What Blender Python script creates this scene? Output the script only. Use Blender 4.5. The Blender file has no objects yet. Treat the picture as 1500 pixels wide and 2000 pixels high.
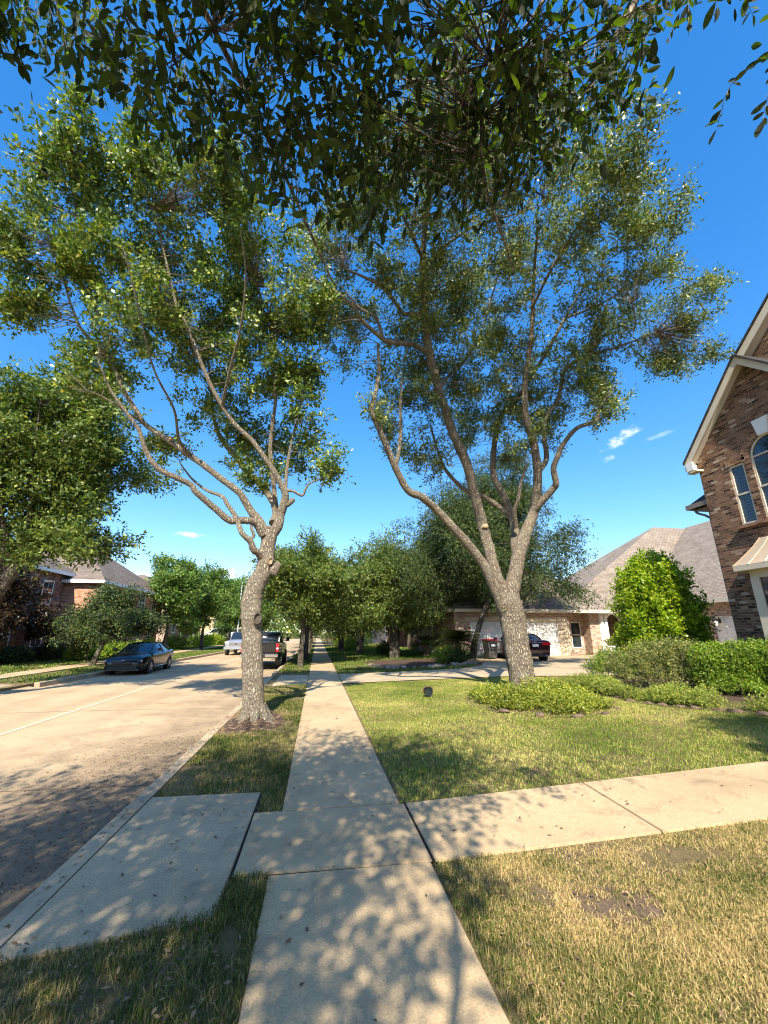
import bpy, bmesh, math, random
import numpy as np
from mathutils import Vector, Matrix
R = math.radians
SC = bpy.context.scene
COL = SC.collection

# ------------------------------------------------------------------ camera, light, exposure
FOC, PITCH = 800.0, math.atan(235/800.0)          # focal length and tilt, for a 1500 x 2000 picture
YAW = math.atan(130*math.cos(PITCH)/800.0)
EYE = np.array([0, 0, 1.77])
c_f = np.array([math.sin(YAW)*math.cos(PITCH), math.cos(YAW)*math.cos(PITCH), math.sin(PITCH)])
c_r = np.array([math.cos(YAW), -math.sin(YAW), 0.0])
c_u = np.cross(c_r, c_f)
cd = bpy.data.cameras.new('camera'); cam = bpy.data.objects.new('camera', cd); COL.objects.link(cam)
cd.sensor_fit = 'VERTICAL'; cd.sensor_height = 24.0; cd.lens = 24.0*FOC/2000.0
cd.clip_start = 0.05; cd.clip_end = 3000
cam.matrix_world = Matrix(((c_r[0], c_u[0], -c_f[0], EYE[0]), (c_r[1], c_u[1], -c_f[1], EYE[1]), (c_r[2], c_u[2], -c_f[2], EYE[2]), (0, 0, 0, 1)))
SC.camera = cam
SUN_EL, SUN_SH = R(41), R(10.5)                      # elevation; heading of the shadows, clockwise from +Y
sl = bpy.data.lights.new('sun', 'SUN'); sun = bpy.data.objects.new('sun', sl); COL.objects.link(sun)
sl.energy = 5.0; sl.angle = R(0.53); sl.color = (1.0, 0.90, 0.74)
sdir = Vector((math.sin(SUN_SH)*math.cos(SUN_EL), math.cos(SUN_SH)*math.cos(SUN_EL), -math.sin(SUN_EL)))
sun.rotation_euler = sdir.to_track_quat('-Z', 'Y').to_euler(); sun.location = (0, 0, 40)
SC.view_settings.view_transform = 'Standard'; SC.view_settings.look = 'None'
SC.view_settings.exposure = 1.03; SC.view_settings.gamma = 1.0
SC.cycles.max_bounces = 6; SC.cycles.diffuse_bounces = 3; SC.cycles.glossy_bounces = 3
SC.cycles.transmission_bounces = 4; SC.cycles.transparent_max_bounces = 6
SC.cycles.use_adaptive_sampling = True; SC.cycles.adaptive_threshold = 0.012; SC.cycles.filter_width = 1.1
SC.cycles.use_denoising = True
SC.cycles.sample_clamp_indirect = 6.0

def ray(px, py): return c_f + c_r*(px-750)/FOC - c_u*(py-1000)/FOC
def at(px, py, Y):
    d = ray(px, py); return EYE + d*(Y/d[1])
def atx(px, py, X):
    d = ray(px, py); return EYE + d*(X/d[0])
def proj(P):
    v = np.asarray(P, float) - EYE
    z = v @ c_f
    z = np.where(np.abs(z) < 1e-6, 1e-6, z)
    return 750+FOC*(v @ c_r)/z, 1000-FOC*(v @ c_u)/z, z
def H(x):
    x = np.asarray(x, float)
    r = np.clip(.025*(x-1.0), 0, .33)
    l = np.clip(.03*(-11.5-x), 0, .45)
    return r + l
def onground(px, py, dz=0.0):
    z = 0.0
    for _ in range(12):
        d = ray(px, py); t = (z-EYE[2])/d[2]; P = EYE + d*t; z = float(H(P[0])) + dz
    return P

W = bpy.data.worlds.new('World'); SC.world = W; W.use_nodes = True
def world_nodes():
    nt = W.node_tree; n = nt.nodes; l = nt.links
    bg = n['Background']
    sky = n.new('ShaderNodeTexSky'); sky.sky_type = 'NISHITA'; sky.sun_disc = False
    sky.sun_elevation = SUN_EL; sky.sun_rotation = math.pi + SUN_SH
    sky.air_density = 1.0; sky.dust_density = 0.3; sky.ozone_density = 2.0; sky.altitude = 100
    hs = n.new('ShaderNodeHueSaturation'); hs.inputs['Hue'].default_value = .508; hs.inputs['Saturation'].default_value = 1.68; hs.inputs['Value'].default_value = 1.56
    gm = n.new('ShaderNodeGamma'); gm.inputs['Gamma'].default_value = .7
    l.new(sky.outputs[0], gm.inputs['Color']); l.new(gm.outputs[0], hs.inputs['Color'])
    tc = n.new('ShaderNodeTexCoord')
    nz = n.new('ShaderNodeTexNoise'); nz.inputs['Scale'].default_value = 26; nz.inputs['Detail'].default_value = 7; nz.inputs['Roughness'].default_value = .62
    mp = n.new('ShaderNodeMapping'); mp.inputs['Scale'].default_value = (1, 1, 2.0)
    l.new(tc.outputs['Generated'], mp.inputs[0]); l.new(mp.outputs[0], nz.inputs['Vector'])
    total = None
    for (px, py, a, b, rot, amt) in [(1212, 856, .048, .014, 20, .85), (1186, 897, .022, .011, 10, .75), (1290, 850, .03, .006, 5, .2),
                                     (365, 1045, .05, .008, 0, .6), (430, 1112, .05, .008, 0, .7), (452, 1128, .022, .016, 0, .9), (250, 1125, .06, .012, 0, .5)]:
        d = ray(px, py); d = d/np.linalg.norm(d)
        r_ = np.cross(d, (0, 0, 1)); r_ /= np.linalg.norm(r_); u_ = np.cross(r_, d)
        ca, sa = math.cos(R(rot)), math.sin(R(rot)); r2 = r_*ca+u_*sa; u2 = u_*ca-r_*sa
        sq = []
        for vec, s in ((r2, a), (u2, b)):
            dt = n.new('ShaderNodeVectorMath'); dt.operation = 'DOT_PRODUCT'; dt.inputs[1].default_value = tuple(vec/s)
            l.new(tc.outputs['Generated'], dt.inputs[0])
            m = n.new('ShaderNodeMath'); m.operation = 'MULTIPLY'; l.new(dt.outputs['Value'], m.inputs[0]); l.new(dt.outputs['Value'], m.inputs[1]); sq.append(m)
        fr = n.new('ShaderNodeVectorMath'); fr.operation = 'DOT_PRODUCT'; fr.inputs[1].default_value = tuple(d); l.new(tc.outputs['Generated'], fr.inputs[0])
        gt = n.new('ShaderNodeMath'); gt.operation = 'GREATER_THAN'; gt.inputs[1].default_value = 0; l.new(fr.outputs['Value'], gt.inputs[0])
        ad = n.new('ShaderNodeMath'); ad.operation = 'ADD'; l.new(sq[0].outputs[0], ad.inputs[0]); l.new(sq[1].outputs[0], ad.inputs[1])
        ma = n.new('ShaderNodeMath'); ma.operation = 'MULTIPLY_ADD'; ma.inputs[1].default_value = 4.5; l.new(nz.outputs['Fac'], ma.inputs[0])
        inv = n.new('ShaderNodeMath'); inv.operation = 'MULTIPLY'; inv.inputs[1].default_value = -1; l.new(ad.outputs[0], inv.inputs[0]); l.new(inv.outputs[0], ma.inputs[2])
        rg = n.new('ShaderNodeMapRange'); rg.interpolation_type = 'SMOOTHSTEP'; rg.inputs['From Min'].default_value = 1.5; rg.inputs['From Max'].default_value = 3.2; rg.inputs['To Max'].default_value = amt
        l.new(ma.outputs[0], rg.inputs['Value'])
        g = n.new('ShaderNodeMath'); g.operation = 'MULTIPLY'; l.new(rg.outputs[0], g.inputs[0]); l.new(gt.outputs[0], g.inputs[1])
        if total is None: total = g
        else:
            mx = n.new('ShaderNodeMath'); mx.operation = 'MAXIMUM'; l.new(total.outputs[0], mx.inputs[0]); l.new(g.outputs[0], mx.inputs[1]); total = mx
    d = np.array([.1, -.86, .5]); d /= np.linalg.norm(d); fr = n.new('ShaderNodeVectorMath'); fr.operation = 'DOT_PRODUCT'; fr.inputs[1].default_value = tuple(d); l.new(tc.outputs['Generated'], fr.inputs[0])  # unseen cloud bank behind the camera, added for neutral fill light
    n2 = n.new('ShaderNodeTexNoise'); n2.inputs['Scale'].default_value = 3.2; n2.inputs['Detail'].default_value = 8; n2.inputs['Roughness'].default_value = .6; l.new(mp.outputs[0], n2.inputs['Vector'])
    a1 = n.new('ShaderNodeMapRange'); a1.interpolation_type = 'SMOOTHSTEP'; a1.inputs['From Min'].default_value = .25; a1.inputs['From Max'].default_value = .75; l.new(fr.outputs['Value'], a1.inputs['Value'])
    a2 = n.new('ShaderNodeMapRange'); a2.interpolation_type = 'SMOOTHSTEP'; a2.inputs['From Min'].default_value = .36; a2.inputs['From Max'].default_value = .66; a2.inputs['To Max'].default_value = .2; l.new(n2.outputs['Fac'], a2.inputs['Value'])
    a3 = n.new('ShaderNodeMath'); a3.operation = 'MULTIPLY'; l.new(a1.outputs[0], a3.inputs[0]); l.new(a2.outputs[0], a3.inputs[1])
    mx = n.new('ShaderNodeMath'); mx.operation = 'MAXIMUM'; l.new(total.outputs[0], mx.inputs[0]); l.new(a3.outputs[0], mx.inputs[1]); total = mx
    mix = n.new('ShaderNodeMixRGB'); mix.inputs['Color2'].default_value = (7.2, 6.9, 6.5, 1)
    l.new(total.outputs[0], mix.inputs['Fac']); l.new(hs.outputs[0], mix.inputs['Color1'])
    l.new(mix.outputs[0], bg.inputs['Color']); bg.inputs['Strength'].default_value = 0.15
world_nodes()

# ------------------------------------------------------------------ helpers
def tag(o, label=None, cat=None, group=None, kind=None):
    if label: o['label'] = label
    if cat: o['category'] = cat
    if group: o['group'] = group
    if kind: o['kind'] = kind
    return o
def empty(name, loc=(0, 0, 0), rz=0.0, label=None, cat=None, group=None):
    o = bpy.data.objects.new(name, None); COL.objects.link(o); o.empty_display_size = .2
    o.location = loc; o.rotation_euler = (0, 0, rz)
    return tag(o, label, cat, group)
def link(name, me, mat=None, parent=None):
    o = bpy.data.objects.new(name, me); COL.objects.link(o)
    if mat is not None:
        for m in (mat if isinstance(mat, (list, tuple)) else [mat]): me.materials.append(m)
    if parent is not None: o.parent = parent
    return o
def np_mesh(name, V, F, smooth=False):
    """V (n,3); F list of (m,k) int arrays."""
    me = bpy.data.meshes.new(name)
    F = [np.asarray(f, np.int32) for f in F if len(f)]
    V = np.asarray(V, np.float32)
    nl = sum(f.size for f in F); nf = sum(len(f) for f in F)
    me.vertices.add(len(V)); me.vertices.foreach_set('co', V.ravel())
    me.loops.add(nl); me.loops.foreach_set('vertex_index', np.concatenate([f.ravel() for f in F]))
    me.polygons.add(nf)
    tot = np.concatenate([np.full(len(f), f.shape[1], np.int32) for f in F])
    st = np.concatenate([[0], np.cumsum(tot)[:-1]]).astype(np.int32)
    me.polygons.foreach_set('loop_start', st)
    try: me.polygons.foreach_set('loop_total', tot)
    except Exception: pass
    if smooth: me.polygons.foreach_set('use_smooth', np.ones(nf, bool))
    me.update(calc_edges=True); me.validate()
    return me
class MB:
    def __init__(s): s.V = []; s.F3 = []; s.F4 = []; s.n = 0; s.FN = []
    def add(s, V, F):
        V = np.asarray(V, float)
        for f in F:
            f = [i+s.n for i in f]
            (s.F4 if len(f) == 4 else s.F3 if len(f) == 3 else s.FN).append(f)
        s.V.append(V); s.n += len(V); return s
    def box(s, x0, x1, y0, y1, z0, z1):
        V = [(x, y, z) for z in (z0, z1) for y in (y0, y1) for x in (x0, x1)]
        return s.add(V, [(0, 2, 3, 1), (4, 5, 7, 6), (0, 1, 5, 4), (2, 6, 7, 3), (0, 4, 6, 2), (1, 3, 7, 5)])
    def bbox(s, x0, x1, y0, y1, z0, z1, b=.01):           # box with chamfered edges
        bm = bmesh.new(); bmesh.ops.create_cube(bm, size=1)
        bmesh.ops.scale(bm, vec=(x1-x0, y1-y0, z1-z0), verts=bm.verts)
        bmesh.ops.translate(bm, vec=((x0+x1)/2, (y0+y1)/2, (z0+z1)/2), verts=bm.verts)
        bmesh.ops.bevel(bm, geom=bm.edges, offset=b, segments=1, affect='EDGES', profile=.5)
        return s.bm(bm)
    def bm(s, bm):
        bm.verts.index_update()
        s.add([v.co[:] for v in bm.verts], [[v.index for v in f.verts] for f in bm.faces]); bm.free(); return s
    def poly(s, pts): return s.add(pts, [tuple(range(len(pts)))])
    def prism(s, pts, d):                                  # planar outline pts, pushed by vector d
        n = len(pts); d = np.asarray(d, float); P = np.asarray(pts, float)
        return s.add(np.vstack([P, P+d]), [tuple(range(n))[::-1], tuple(range(n, 2*n))] + [(i, (i+1) % n, n+(i+1) % n, n+i) for i in range(n)])
    def tube(s, P, r, sides=8, cap=True, spl=1, wob=0.0, rng=None):
        if len(P) < 2: return s
        V, F = tube_np(P, r, sides, spl, wob, rng)
        s.add(V, F.tolist())
        if cap:
            n = len(V)//sides; o = s.n-len(V)
            s.FN.append([o+i for i in range(sides)][::-1]); s.FN.append([o+(n-1)*sides+i for i in range(sides)])
        return s
    def lathe(s, prof, n=20, c=(0, 0, 0), axis='z'):
        V = []
        for (r, z) in prof:
            for k in range(n):
                a = 2*math.pi*k/n; p = (r*math.cos(a), r*math.sin(a), z)
                if axis == 'x': p = (z, r*math.cos(a), r*math.sin(a))
                if axis == 'y': p = (r*math.cos(a), z, r*math.sin(a))
                V.append((p[0]+c[0], p[1]+c[1], p[2]+c[2]))
        F = [(i*n+k, i*n+(k+1) % n, (i+1)*n+(k+1) % n, (i+1)*n+k) for i in range(len(prof)-1) for k in range(n)]
        if prof[0][0] > 1e-4: F.append(tuple(range(n))[::-1])
        if prof[-1][0] > 1e-4: F.append(tuple((len(prof)-1)*n+k for k in range(n)))
        return s.add(V, F)
    def mesh(s, name, smooth=False):
        me = bpy.data.meshes.new(name)
        V = np.vstack(s.V) if s.V else np.zeros((0, 3))
        me.from_pydata(V.tolist(), [], [tuple(f) for f in s.F4+s.F3+s.FN]); me.update()
        if smooth:
            me.polygons.foreach_set('use_smooth', np.ones(len(me.polygons), bool))
            try: me.set_sharp_from_angle(angle=R(smooth if smooth is not True else 50))
            except Exception: pass
        return me
    def build(s, name, mat, parent=None, smooth=False, W=None):
        if W is not None: s.V = [v-np.asarray(W, float) for v in s.V]
        return link(name, s.mesh(name, smooth), mat, parent)
def catmull(P, r, k):
    P = np.asarray(P, float); r = np.asarray(r, float)
    if k <= 1 or len(P) < 3: return P, r
    Q = np.vstack([2*P[0]-P[1], P, 2*P[-1]-P[-2]]); out = []; rr = []
    for i in range(len(P)-1):
        a, b, c, d = Q[i:i+4]
        for j in range(k):
            t = j/k
            out.append(.5*((2*b)+(-a+c)*t+(2*a-5*b+4*c-d)*t*t+(-a+3*b-3*c+d)*t**3)); rr.append(r[i]*(1-t)+r[i+1]*t)
    out.append(P[-1]); rr.append(r[-1])
    return np.array(out), np.array(rr)
def tube_np(P, r, sides=8, spl=1, wob=0.0, rng=None):
    P = np.asarray(P, float); r = np.broadcast_to(np.asarray(r, float), (len(P),)).copy()
    P, r = catmull(P, r, spl); n = len(P)
    T = np.gradient(P, axis=0); T /= np.linalg.norm(T, axis=1, keepdims=True)+1e-9
    ref = np.array([1., 0, 0]) if abs(T[0][0]) < .9 else np.array([0, 1., 0])
    A = np.cross(T[0], ref); A /= np.linalg.norm(A); V = np.zeros((n, sides, 3)); ang = np.arange(sides)*2*np.pi/sides
    for i in range(n):
        A = A - T[i]*(A @ T[i]); A /= np.linalg.norm(A)+1e-9; B = np.cross(T[i], A)
        rad = r[i]*np.ones(sides)
        if wob and rng is not None: rad = rad*(1+wob*rng.standard_normal(sides))
        V[i] = P[i]+np.outer(rad*np.cos(ang), A)+np.outer(rad*np.sin(ang), B)
    i = np.arange(n-1)[:, None]*sides; k = np.arange(sides)[None]; k2 = (k+1) % sides
    F = np.stack([i+k, i+k2, i+sides+k2, i+sides+k], -1).reshape(-1, 4)
    return V.reshape(-1, 3), F
def children(o): return [c for c in list(bpy.data.objects) if c.parent is o]
def copy_tree(o, parent=None):
    kids = list(o.children)
    c = o.copy(); COL.objects.link(c)
    if parent is not None: c.parent = parent
    for k in kids: copy_tree(k, c)
    return c

# ------------------------------------------------------------------ materials
MATS = {}
def newmat(name):
    m = bpy.data.materials.new(name); m.use_nodes = True; nt = m.node_tree
    return m, nt, nt.nodes, nt.links, nt.nodes['Principled BSDF']
def simple(name, col, rough=.5, metal=0.0, spec=.5, noise=0.0, nscale=8.0, bump=0.0, coat=0.0):
    m, nt, n, l, b = newmat(name)
    b.inputs['Base Color'].default_value = (*col, 1); b.inputs['Roughness'].default_value = rough; b.inputs['Metallic'].default_value = metal
    b.inputs['Specular IOR Level'].default_value = spec
    if coat: b.inputs['Coat Weight'].default_value = coat; b.inputs['Coat Roughness'].default_value = .04
    if noise or bump:
        tc = n.new('ShaderNodeTexCoord'); nz = n.new('ShaderNodeTexNoise'); nz.inputs['Scale'].default_value = nscale; nz.inputs['Detail'].default_value = 6
        l.new(tc.outputs['Object'], nz.inputs['Vector'])
        if noise:
            mr = n.new('ShaderNodeMapRange'); mr.inputs['From Min'].default_value = .3; mr.inputs['From Max'].default_value = .7
            mr.inputs['To Min'].default_value = 1-noise; mr.inputs['To Max'].default_value = 1+noise; l.new(nz.outputs['Fac'], mr.inputs['Value'])
            mx = n.new('ShaderNodeMixRGB'); mx.blend_type = 'MULTIPLY'; mx.inputs['Fac'].default_value = 1; mx.inputs['Color1'].default_value = (*col, 1)
            l.new(mr.outputs[0], mx.inputs['Color2']); l.new(mx.outputs[0], b.inputs['Base Color'])
        if bump:
            bp = n.new('ShaderNodeBump'); bp.inputs['Strength'].default_value = bump; bp.inputs['Distance'].default_value = .02
            l.new(nz.outputs['Fac'], bp.inputs['Height']); l.new(bp.outputs[0], b.inputs['Normal'])
    return m
def ramp(n, l, src, stops):
    r = n.new('ShaderNodeValToRGB'); e = r.color_ramp.elements
    while len(e) < len(stops): e.new(.5)
    for i, (p, c) in enumerate(stops): e[i].position = p; e[i].color = (*c, 1)
    l.new(src, r.inputs['Fac']); return r
def noise(n, l, vec, scale, detail=5, rough=.55, dist=0.0):
    z = n.new('ShaderNodeTexNoise'); z.inputs['Scale'].default_value = scale; z.inputs['Detail'].default_value = detail; z.inputs['Roughness'].default_value = rough
    z.inputs['Distortion'].default_value = dist
    l.new(vec, z.inputs['Vector']); return z
def mixc(n, l, fac, a, b, mode='MIX'):
    m = n.new('ShaderNodeMixRGB'); m.blend_type = mode
    for s, v in (('Fac', fac), ('Color1', a), ('Color2', b)):
        if isinstance(v, (int, float)): m.inputs[s].default_value = v
        elif isinstance(v, tuple): m.inputs[s].default_value = (*v, 1)
        else: l.new(v, m.inputs[s])
    return m
def leafmat(name, c0, c1, c2, trans=.3, rough=.42, tint=(1.3, 1.5, .5), clump=.5):
    m, nt, n, l, b = newmat(name)
    g = n.new('ShaderNodeNewGeometry'); tc = n.new('ShaderNodeTexCoord')
    r = ramp(n, l, g.outputs['Random Per Island'], [(0, c0), (.55, c1), (.93, c2), (1.0, (c2[0]*1.6, c2[1]*1.15, c2[2]*.8))])
    nz = noise(n, l, tc.outputs['Object'], .9, 3)
    mr = n.new('ShaderNodeMapRange'); mr.inputs['From Min'].default_value = .35; mr.inputs['From Max'].default_value = .65; mr.inputs['To Min'].default_value = 1-clump*.5; mr.inputs['To Max'].default_value = 1+clump*.5
    l.new(nz.outputs['Fac'], mr.inputs['Value'])
    c = mixc(n, l, 1.0, r.outputs[0], mr.outputs[0], 'MULTIPLY')
    l.new(c.outputs[0], b.inputs['Base Color']); b.inputs['Roughness'].default_value = rough; b.inputs['Specular IOR Level'].default_value = .5
    t = n.new('ShaderNodeBsdfTranslucent'); tcn = mixc(n, l, 1.0, c.outputs[0], tint, 'MULTIPLY'); l.new(tcn.outputs[0], t.inputs['Color'])
    ms = n.new('ShaderNodeMixShader'); ms.inputs[0].default_value = trans
    l.new(b.outputs[0], ms.inputs[1]); l.new(t.outputs[0], ms.inputs[2]); l.new(ms.outputs[0], n['Material Output'].inputs['Surface'])
    return m
def barkmat(name, dark, light, scale=1.0, lichen=(.36, .36, .27), amt=.35):
    m, nt, n, l, b = newmat(name)
    tc = n.new('ShaderNodeTexCoord'); mp = n.new('ShaderNodeMapping'); mp.inputs['Scale'].default_value = (1, 1, .28); l.new(tc.outputs['Object'], mp.inputs[0])
    vo = n.new('ShaderNodeTexVoronoi'); vo.feature = 'DISTANCE_TO_EDGE'; vo.inputs['Scale'].default_value = 24*scale
    nz = noise(n, l, mp.outputs[0], 12*scale, 6, .6)
    mv = n.new('ShaderNodeVectorMath'); mv.operation = 'MULTIPLY_ADD'; l.new(nz.outputs['Color'], mv.inputs[0]); mv.inputs[1].default_value = (.09, .09, .09); l.new(mp.outputs[0], mv.inputs[2]); l.new(mv.outputs[0], vo.inputs['Vector'])
    r = ramp(n, l, vo.outputs['Distance'], [(0, dark), (.14, tuple((d+q)/2 for d, q in zip(dark, light))), (.5, light)])
    n2 = noise(n, l, tc.outputs['Object'], 3.5, 6, .65)
    r2 = ramp(n, l, n2.outputs['Fac'], [(.45, (0, 0, 0)), (.62, (1, 1, 1))])
    f = n.new('ShaderNodeMath'); f.operation = 'MULTIPLY'; f.inputs[1].default_value = amt; l.new(r2.outputs[0], f.inputs[0])
    c = mixc(n, l, f.outputs[0], r.outputs[0], lichen)
    n3 = noise(n, l, tc.outputs['Object'], 40, 3); c2 = mixc(n, l, .35, c.outputs[0], n3.outputs['Fac'], 'OVERLAY')
    l.new(c2.outputs[0], b.inputs['Base Color']); b.inputs['Roughness'].default_value = .9; b.inputs['Specular IOR Level'].default_value = .2
    bp = n.new('ShaderNodeBump'); bp.inputs['Strength'].default_value = 1.0; bp.inputs['Distance'].default_value = .04
    rr = n.new('ShaderNodeMapRange'); rr.inputs['From Max'].default_value = .3; l.new(vo.outputs['Distance'], rr.inputs['Value'])
    l.new(rr.outputs[0], bp.inputs['Height']); l.new(bp.outputs[0], b.inputs['Normal'])
    return m
def brickmat(name, c1, c2, mortar, pale, pale_amt=.2, sx=1.0, off=0.0, dark=None):
    m, nt, n, l, b = newmat(name)
    tc = n.new('ShaderNodeTexCoord'); sp = n.new('ShaderNodeSeparateXYZ'); l.new(tc.outputs['Object'], sp.inputs[0])
    ad = n.new('ShaderNodeMath'); l.new(sp.outputs[0], ad.inputs[0]); l.new(sp.outputs[1], ad.inputs[1])
    cb = n.new('ShaderNodeCombineXYZ'); l.new(ad.outputs[0], cb.inputs[0]); l.new(sp.outputs[2], cb.inputs[1])
    br = n.new('ShaderNodeTexBrick'); br.inputs['Scale'].default_value = 1.0; br.inputs['Brick Width'].default_value = .215*sx; br.inputs['Row Height'].default_value = .076*sx
    br.inputs['Mortar Size'].default_value = .0055*sx; br.inputs['Bias'].default_value = 0; br.inputs['Mortar Smooth'].default_value = .15
    br.inputs['Color1'].default_value = (0, 0, 0, 1); br.inputs['Color2'].default_value = (1, 1, 1, 1); br.inputs['Mortar'].default_value = (.5, .5, .5, 1)
    l.new(cb.outputs[0], br.inputs['Vector'])
    r = ramp(n, l, br.outputs['Color'], [(0, dark or tuple(x*.35 for x in c1)), (.18, c1), (.6, c2), (.9, tuple(x*1.25 for x in c2)), (1, pale)])
    nz = noise(n, l, cb.outputs[0], 24, 4, .7); r2 = ramp(n, l, nz.outputs['Fac'], [(.58, (0, 0, 0)), (.72, (1, 1, 1))])
    f = n.new('ShaderNodeMath'); f.operation = 'MULTIPLY'; f.inputs[1].default_value = pale_amt; l.new(r2.outputs[0], f.inputs[0])
    c = mixc(n, l, f.outputs[0], r.outputs[0], pale); cc = mixc(n, l, br.outputs['Fac'], c.outputs[0], mortar)
    n3 = noise(n, l, cb.outputs[0], 60, 3); c3 = mixc(n, l, .3, cc.outputs[0], n3.outputs['Fac'], 'OVERLAY')
    l.new(c3.outputs[0], b.inputs['Base Color']); b.inputs['Roughness'].default_value = .88; b.inputs['Specular IOR Level'].default_value = .25
    bp = n.new('ShaderNodeBump'); bp.invert = True; bp.inputs['Strength'].default_value = .7; bp.inputs['Distance'].default_value = .012
    l.new(br.outputs['Fac'], bp.inputs['Height']); l.new(bp.outputs[0], b.inputs['Normal'])
    return m
def shinglemat(name, a, c):
    m, nt, n, l, b = newmat(name)
    tc = n.new('ShaderNodeTexCoord'); sp = n.new('ShaderNodeSeparateXYZ'); l.new(tc.outputs['Object'], sp.inputs[0])
    ad = n.new('ShaderNodeMath'); l.new(sp.outputs[0], ad.inputs[0]); l.new(sp.outputs[1], ad.inputs[1])
    cb = n.new('ShaderNodeCombineXYZ'); l.new(ad.outputs[0], cb.inputs[0]); l.new(sp.outputs[2], cb.inputs[1])
    br = n.new('ShaderNodeTexBrick'); br.inputs['Scale'].default_value = 1; br.inputs['Brick Width'].default_value = .33; br.inputs['Row Height'].default_value = .1
    br.inputs['Mortar Size'].default_value = .008; br.inputs['Color1'].default_value = (*a, 1); br.inputs['Color2'].default_value = (*c, 1); br.inputs['Mortar'].default_value = (*[x*.45 for x in a], 1)
    l.new(cb.outputs[0], br.inputs['Vector'])
    nz = noise(n, l, tc.outputs['Object'], 1.2, 6); c1 = mixc(n, l, .35, br.outputs['Color'], nz.outputs['Fac'], 'OVERLAY')
    n2 = noise(n, l, tc.outputs['Object'], 45, 3); c2 = mixc(n, l, .4, c1.outputs[0], n2.outputs['Fac'], 'OVERLAY')
    l.new(c2.outputs[0], b.inputs['Base Color']); b.inputs['Roughness'].default_value = .95; b.inputs['Specular IOR Level'].default_value = .15
    bp = n.new('ShaderNodeBump'); bp.invert = True; bp.inputs['Strength'].default_value = .6; bp.inputs['Distance'].default_value = .02; l.new(br.outputs['Fac'], bp.inputs['Height']); l.new(bp.outputs[0], b.inputs['Normal'])
    return m
def concretemat(name, base, dark, stain, stain_amt=.35, grit=.25, big=.5):
    m, nt, n, l, b = newmat(name)
    tc = n.new('ShaderNodeTexCoord'); v = tc.outputs['Object']
    nb = noise(n, l, v, big, 7, .62); r = ramp(n, l, nb.outputs['Fac'], [(.3, dark), (.52, base), (.72, tuple(x*1.1 for x in base))])
    ns = noise(n, l, v, 2.2, 8, .7, .6); rs = ramp(n, l, ns.outputs['Fac'], [(.52, (0, 0, 0)), (.75, (1, 1, 1))])
    f = n.new('ShaderNodeMath'); f.operation = 'MULTIPLY'; f.inputs[1].default_value = stain_amt; l.new(rs.outputs[0], f.inputs[0])
    c = mixc(n, l, f.outputs[0], r.outputs[0], stain)
    ng = noise(n, l, v, 70, 4, .8); rg = ramp(n, l, ng.outputs['Fac'], [(.3, (.35, .35, .35)), (.5, (.5, .5, .5)), (.72, (.7, .7, .7))])
    c2 = mixc(n, l, grit*2, c.outputs[0], rg.outputs[0], 'OVERLAY')
    vo = n.new('ShaderNodeTexVoronoi'); vo.inputs['Scale'].default_value = 38; l.new(v, vo.inputs['Vector'])
    rv = ramp(n, l, vo.outputs['Distance'], [(.05, (1, 1, 1)), (.1, (0, 0, 0))])
    n4 = noise(n, l, v, 3.0, 3); r4 = ramp(n, l, n4.outputs['Fac'], [(.5, (0, 0, 0)), (.7, (.6, .6, .6))]); fm = mixc(n, l, 1.0, rv.outputs[0], r4.outputs[0], 'MULTIPLY')
    c3 = mixc(n, l, fm.outputs[0], c2.outputs[0], tuple(x*.35 for x in dark))
    l.new(c3.outputs[0], b.inputs['Base Color']); b.inputs['Roughness'].default_value = .93; b.inputs['Specular IOR Level'].default_value = .2
    bp = n.new('ShaderNodeBump'); bp.inputs['Strength'].default_value = .35; bp.inputs['Distance'].default_value = .008; l.new(ng.outputs['Fac'], bp.inputs['Height']); l.new(bp.outputs[0], b.inputs['Normal'])
    return m
def groundmat():
    m, nt, n, l, b = newmat('soil and thatch')
    tc = n.new('ShaderNodeTexCoord'); v = tc.outputs['Object']
    n1 = noise(n, l, v, .55, 6, .65); r1 = ramp(n, l, n1.outputs['Fac'], [(.3, (.115, .10, .045)), (.5, (.21, .165, .08)), (.68, (.22, .15, .09))])
    np_ = noise(n, l, v, 4.5, 6, .65); pv = n.new('ShaderNodeVectorMath'); pv.operation = 'DISTANCE'; pv.inputs[1].default_value = (2.2, 3.25, 0); l.new(v, pv.inputs[0])
    pm = n.new('ShaderNodeMath'); pm.operation = 'MULTIPLY_ADD'; pm.inputs[1].default_value = -.75; l.new(pv.outputs['Value'], pm.inputs[0]); l.new(np_.outputs['Fac'], pm.inputs[2])
    pr = ramp(n, l, pm.outputs[0], [(.0, (0, 0, 0)), (.2, (1, 1, 1))]); r1 = mixc(n, l, pr.outputs[0], r1.outputs[0], (.20, .14, .10))
    n2 = noise(n, l, v, 55, 5, .8); c = mixc(n, l, .75, r1.outputs[0], n2.outputs['Fac'], 'OVERLAY')
    n3 = noise(n, l, v, 9, 6, .7); c2 = mixc(n, l, .4, c.outputs[0], n3.outputs['Fac'], 'OVERLAY')
    l.new(c2.outputs[0], b.inputs['Base Color']); b.inputs['Roughness'].default_value = 1; b.inputs['Specular IOR Level'].default_value = .1
    bp = n.new('ShaderNodeBump'); bp.inputs['Strength'].default_value = .8; bp.inputs['Distance'].default_value = .03; l.new(n2.outputs['Fac'], bp.inputs['Height']); l.new(bp.outputs[0], b.inputs['Normal'])
    return m
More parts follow.
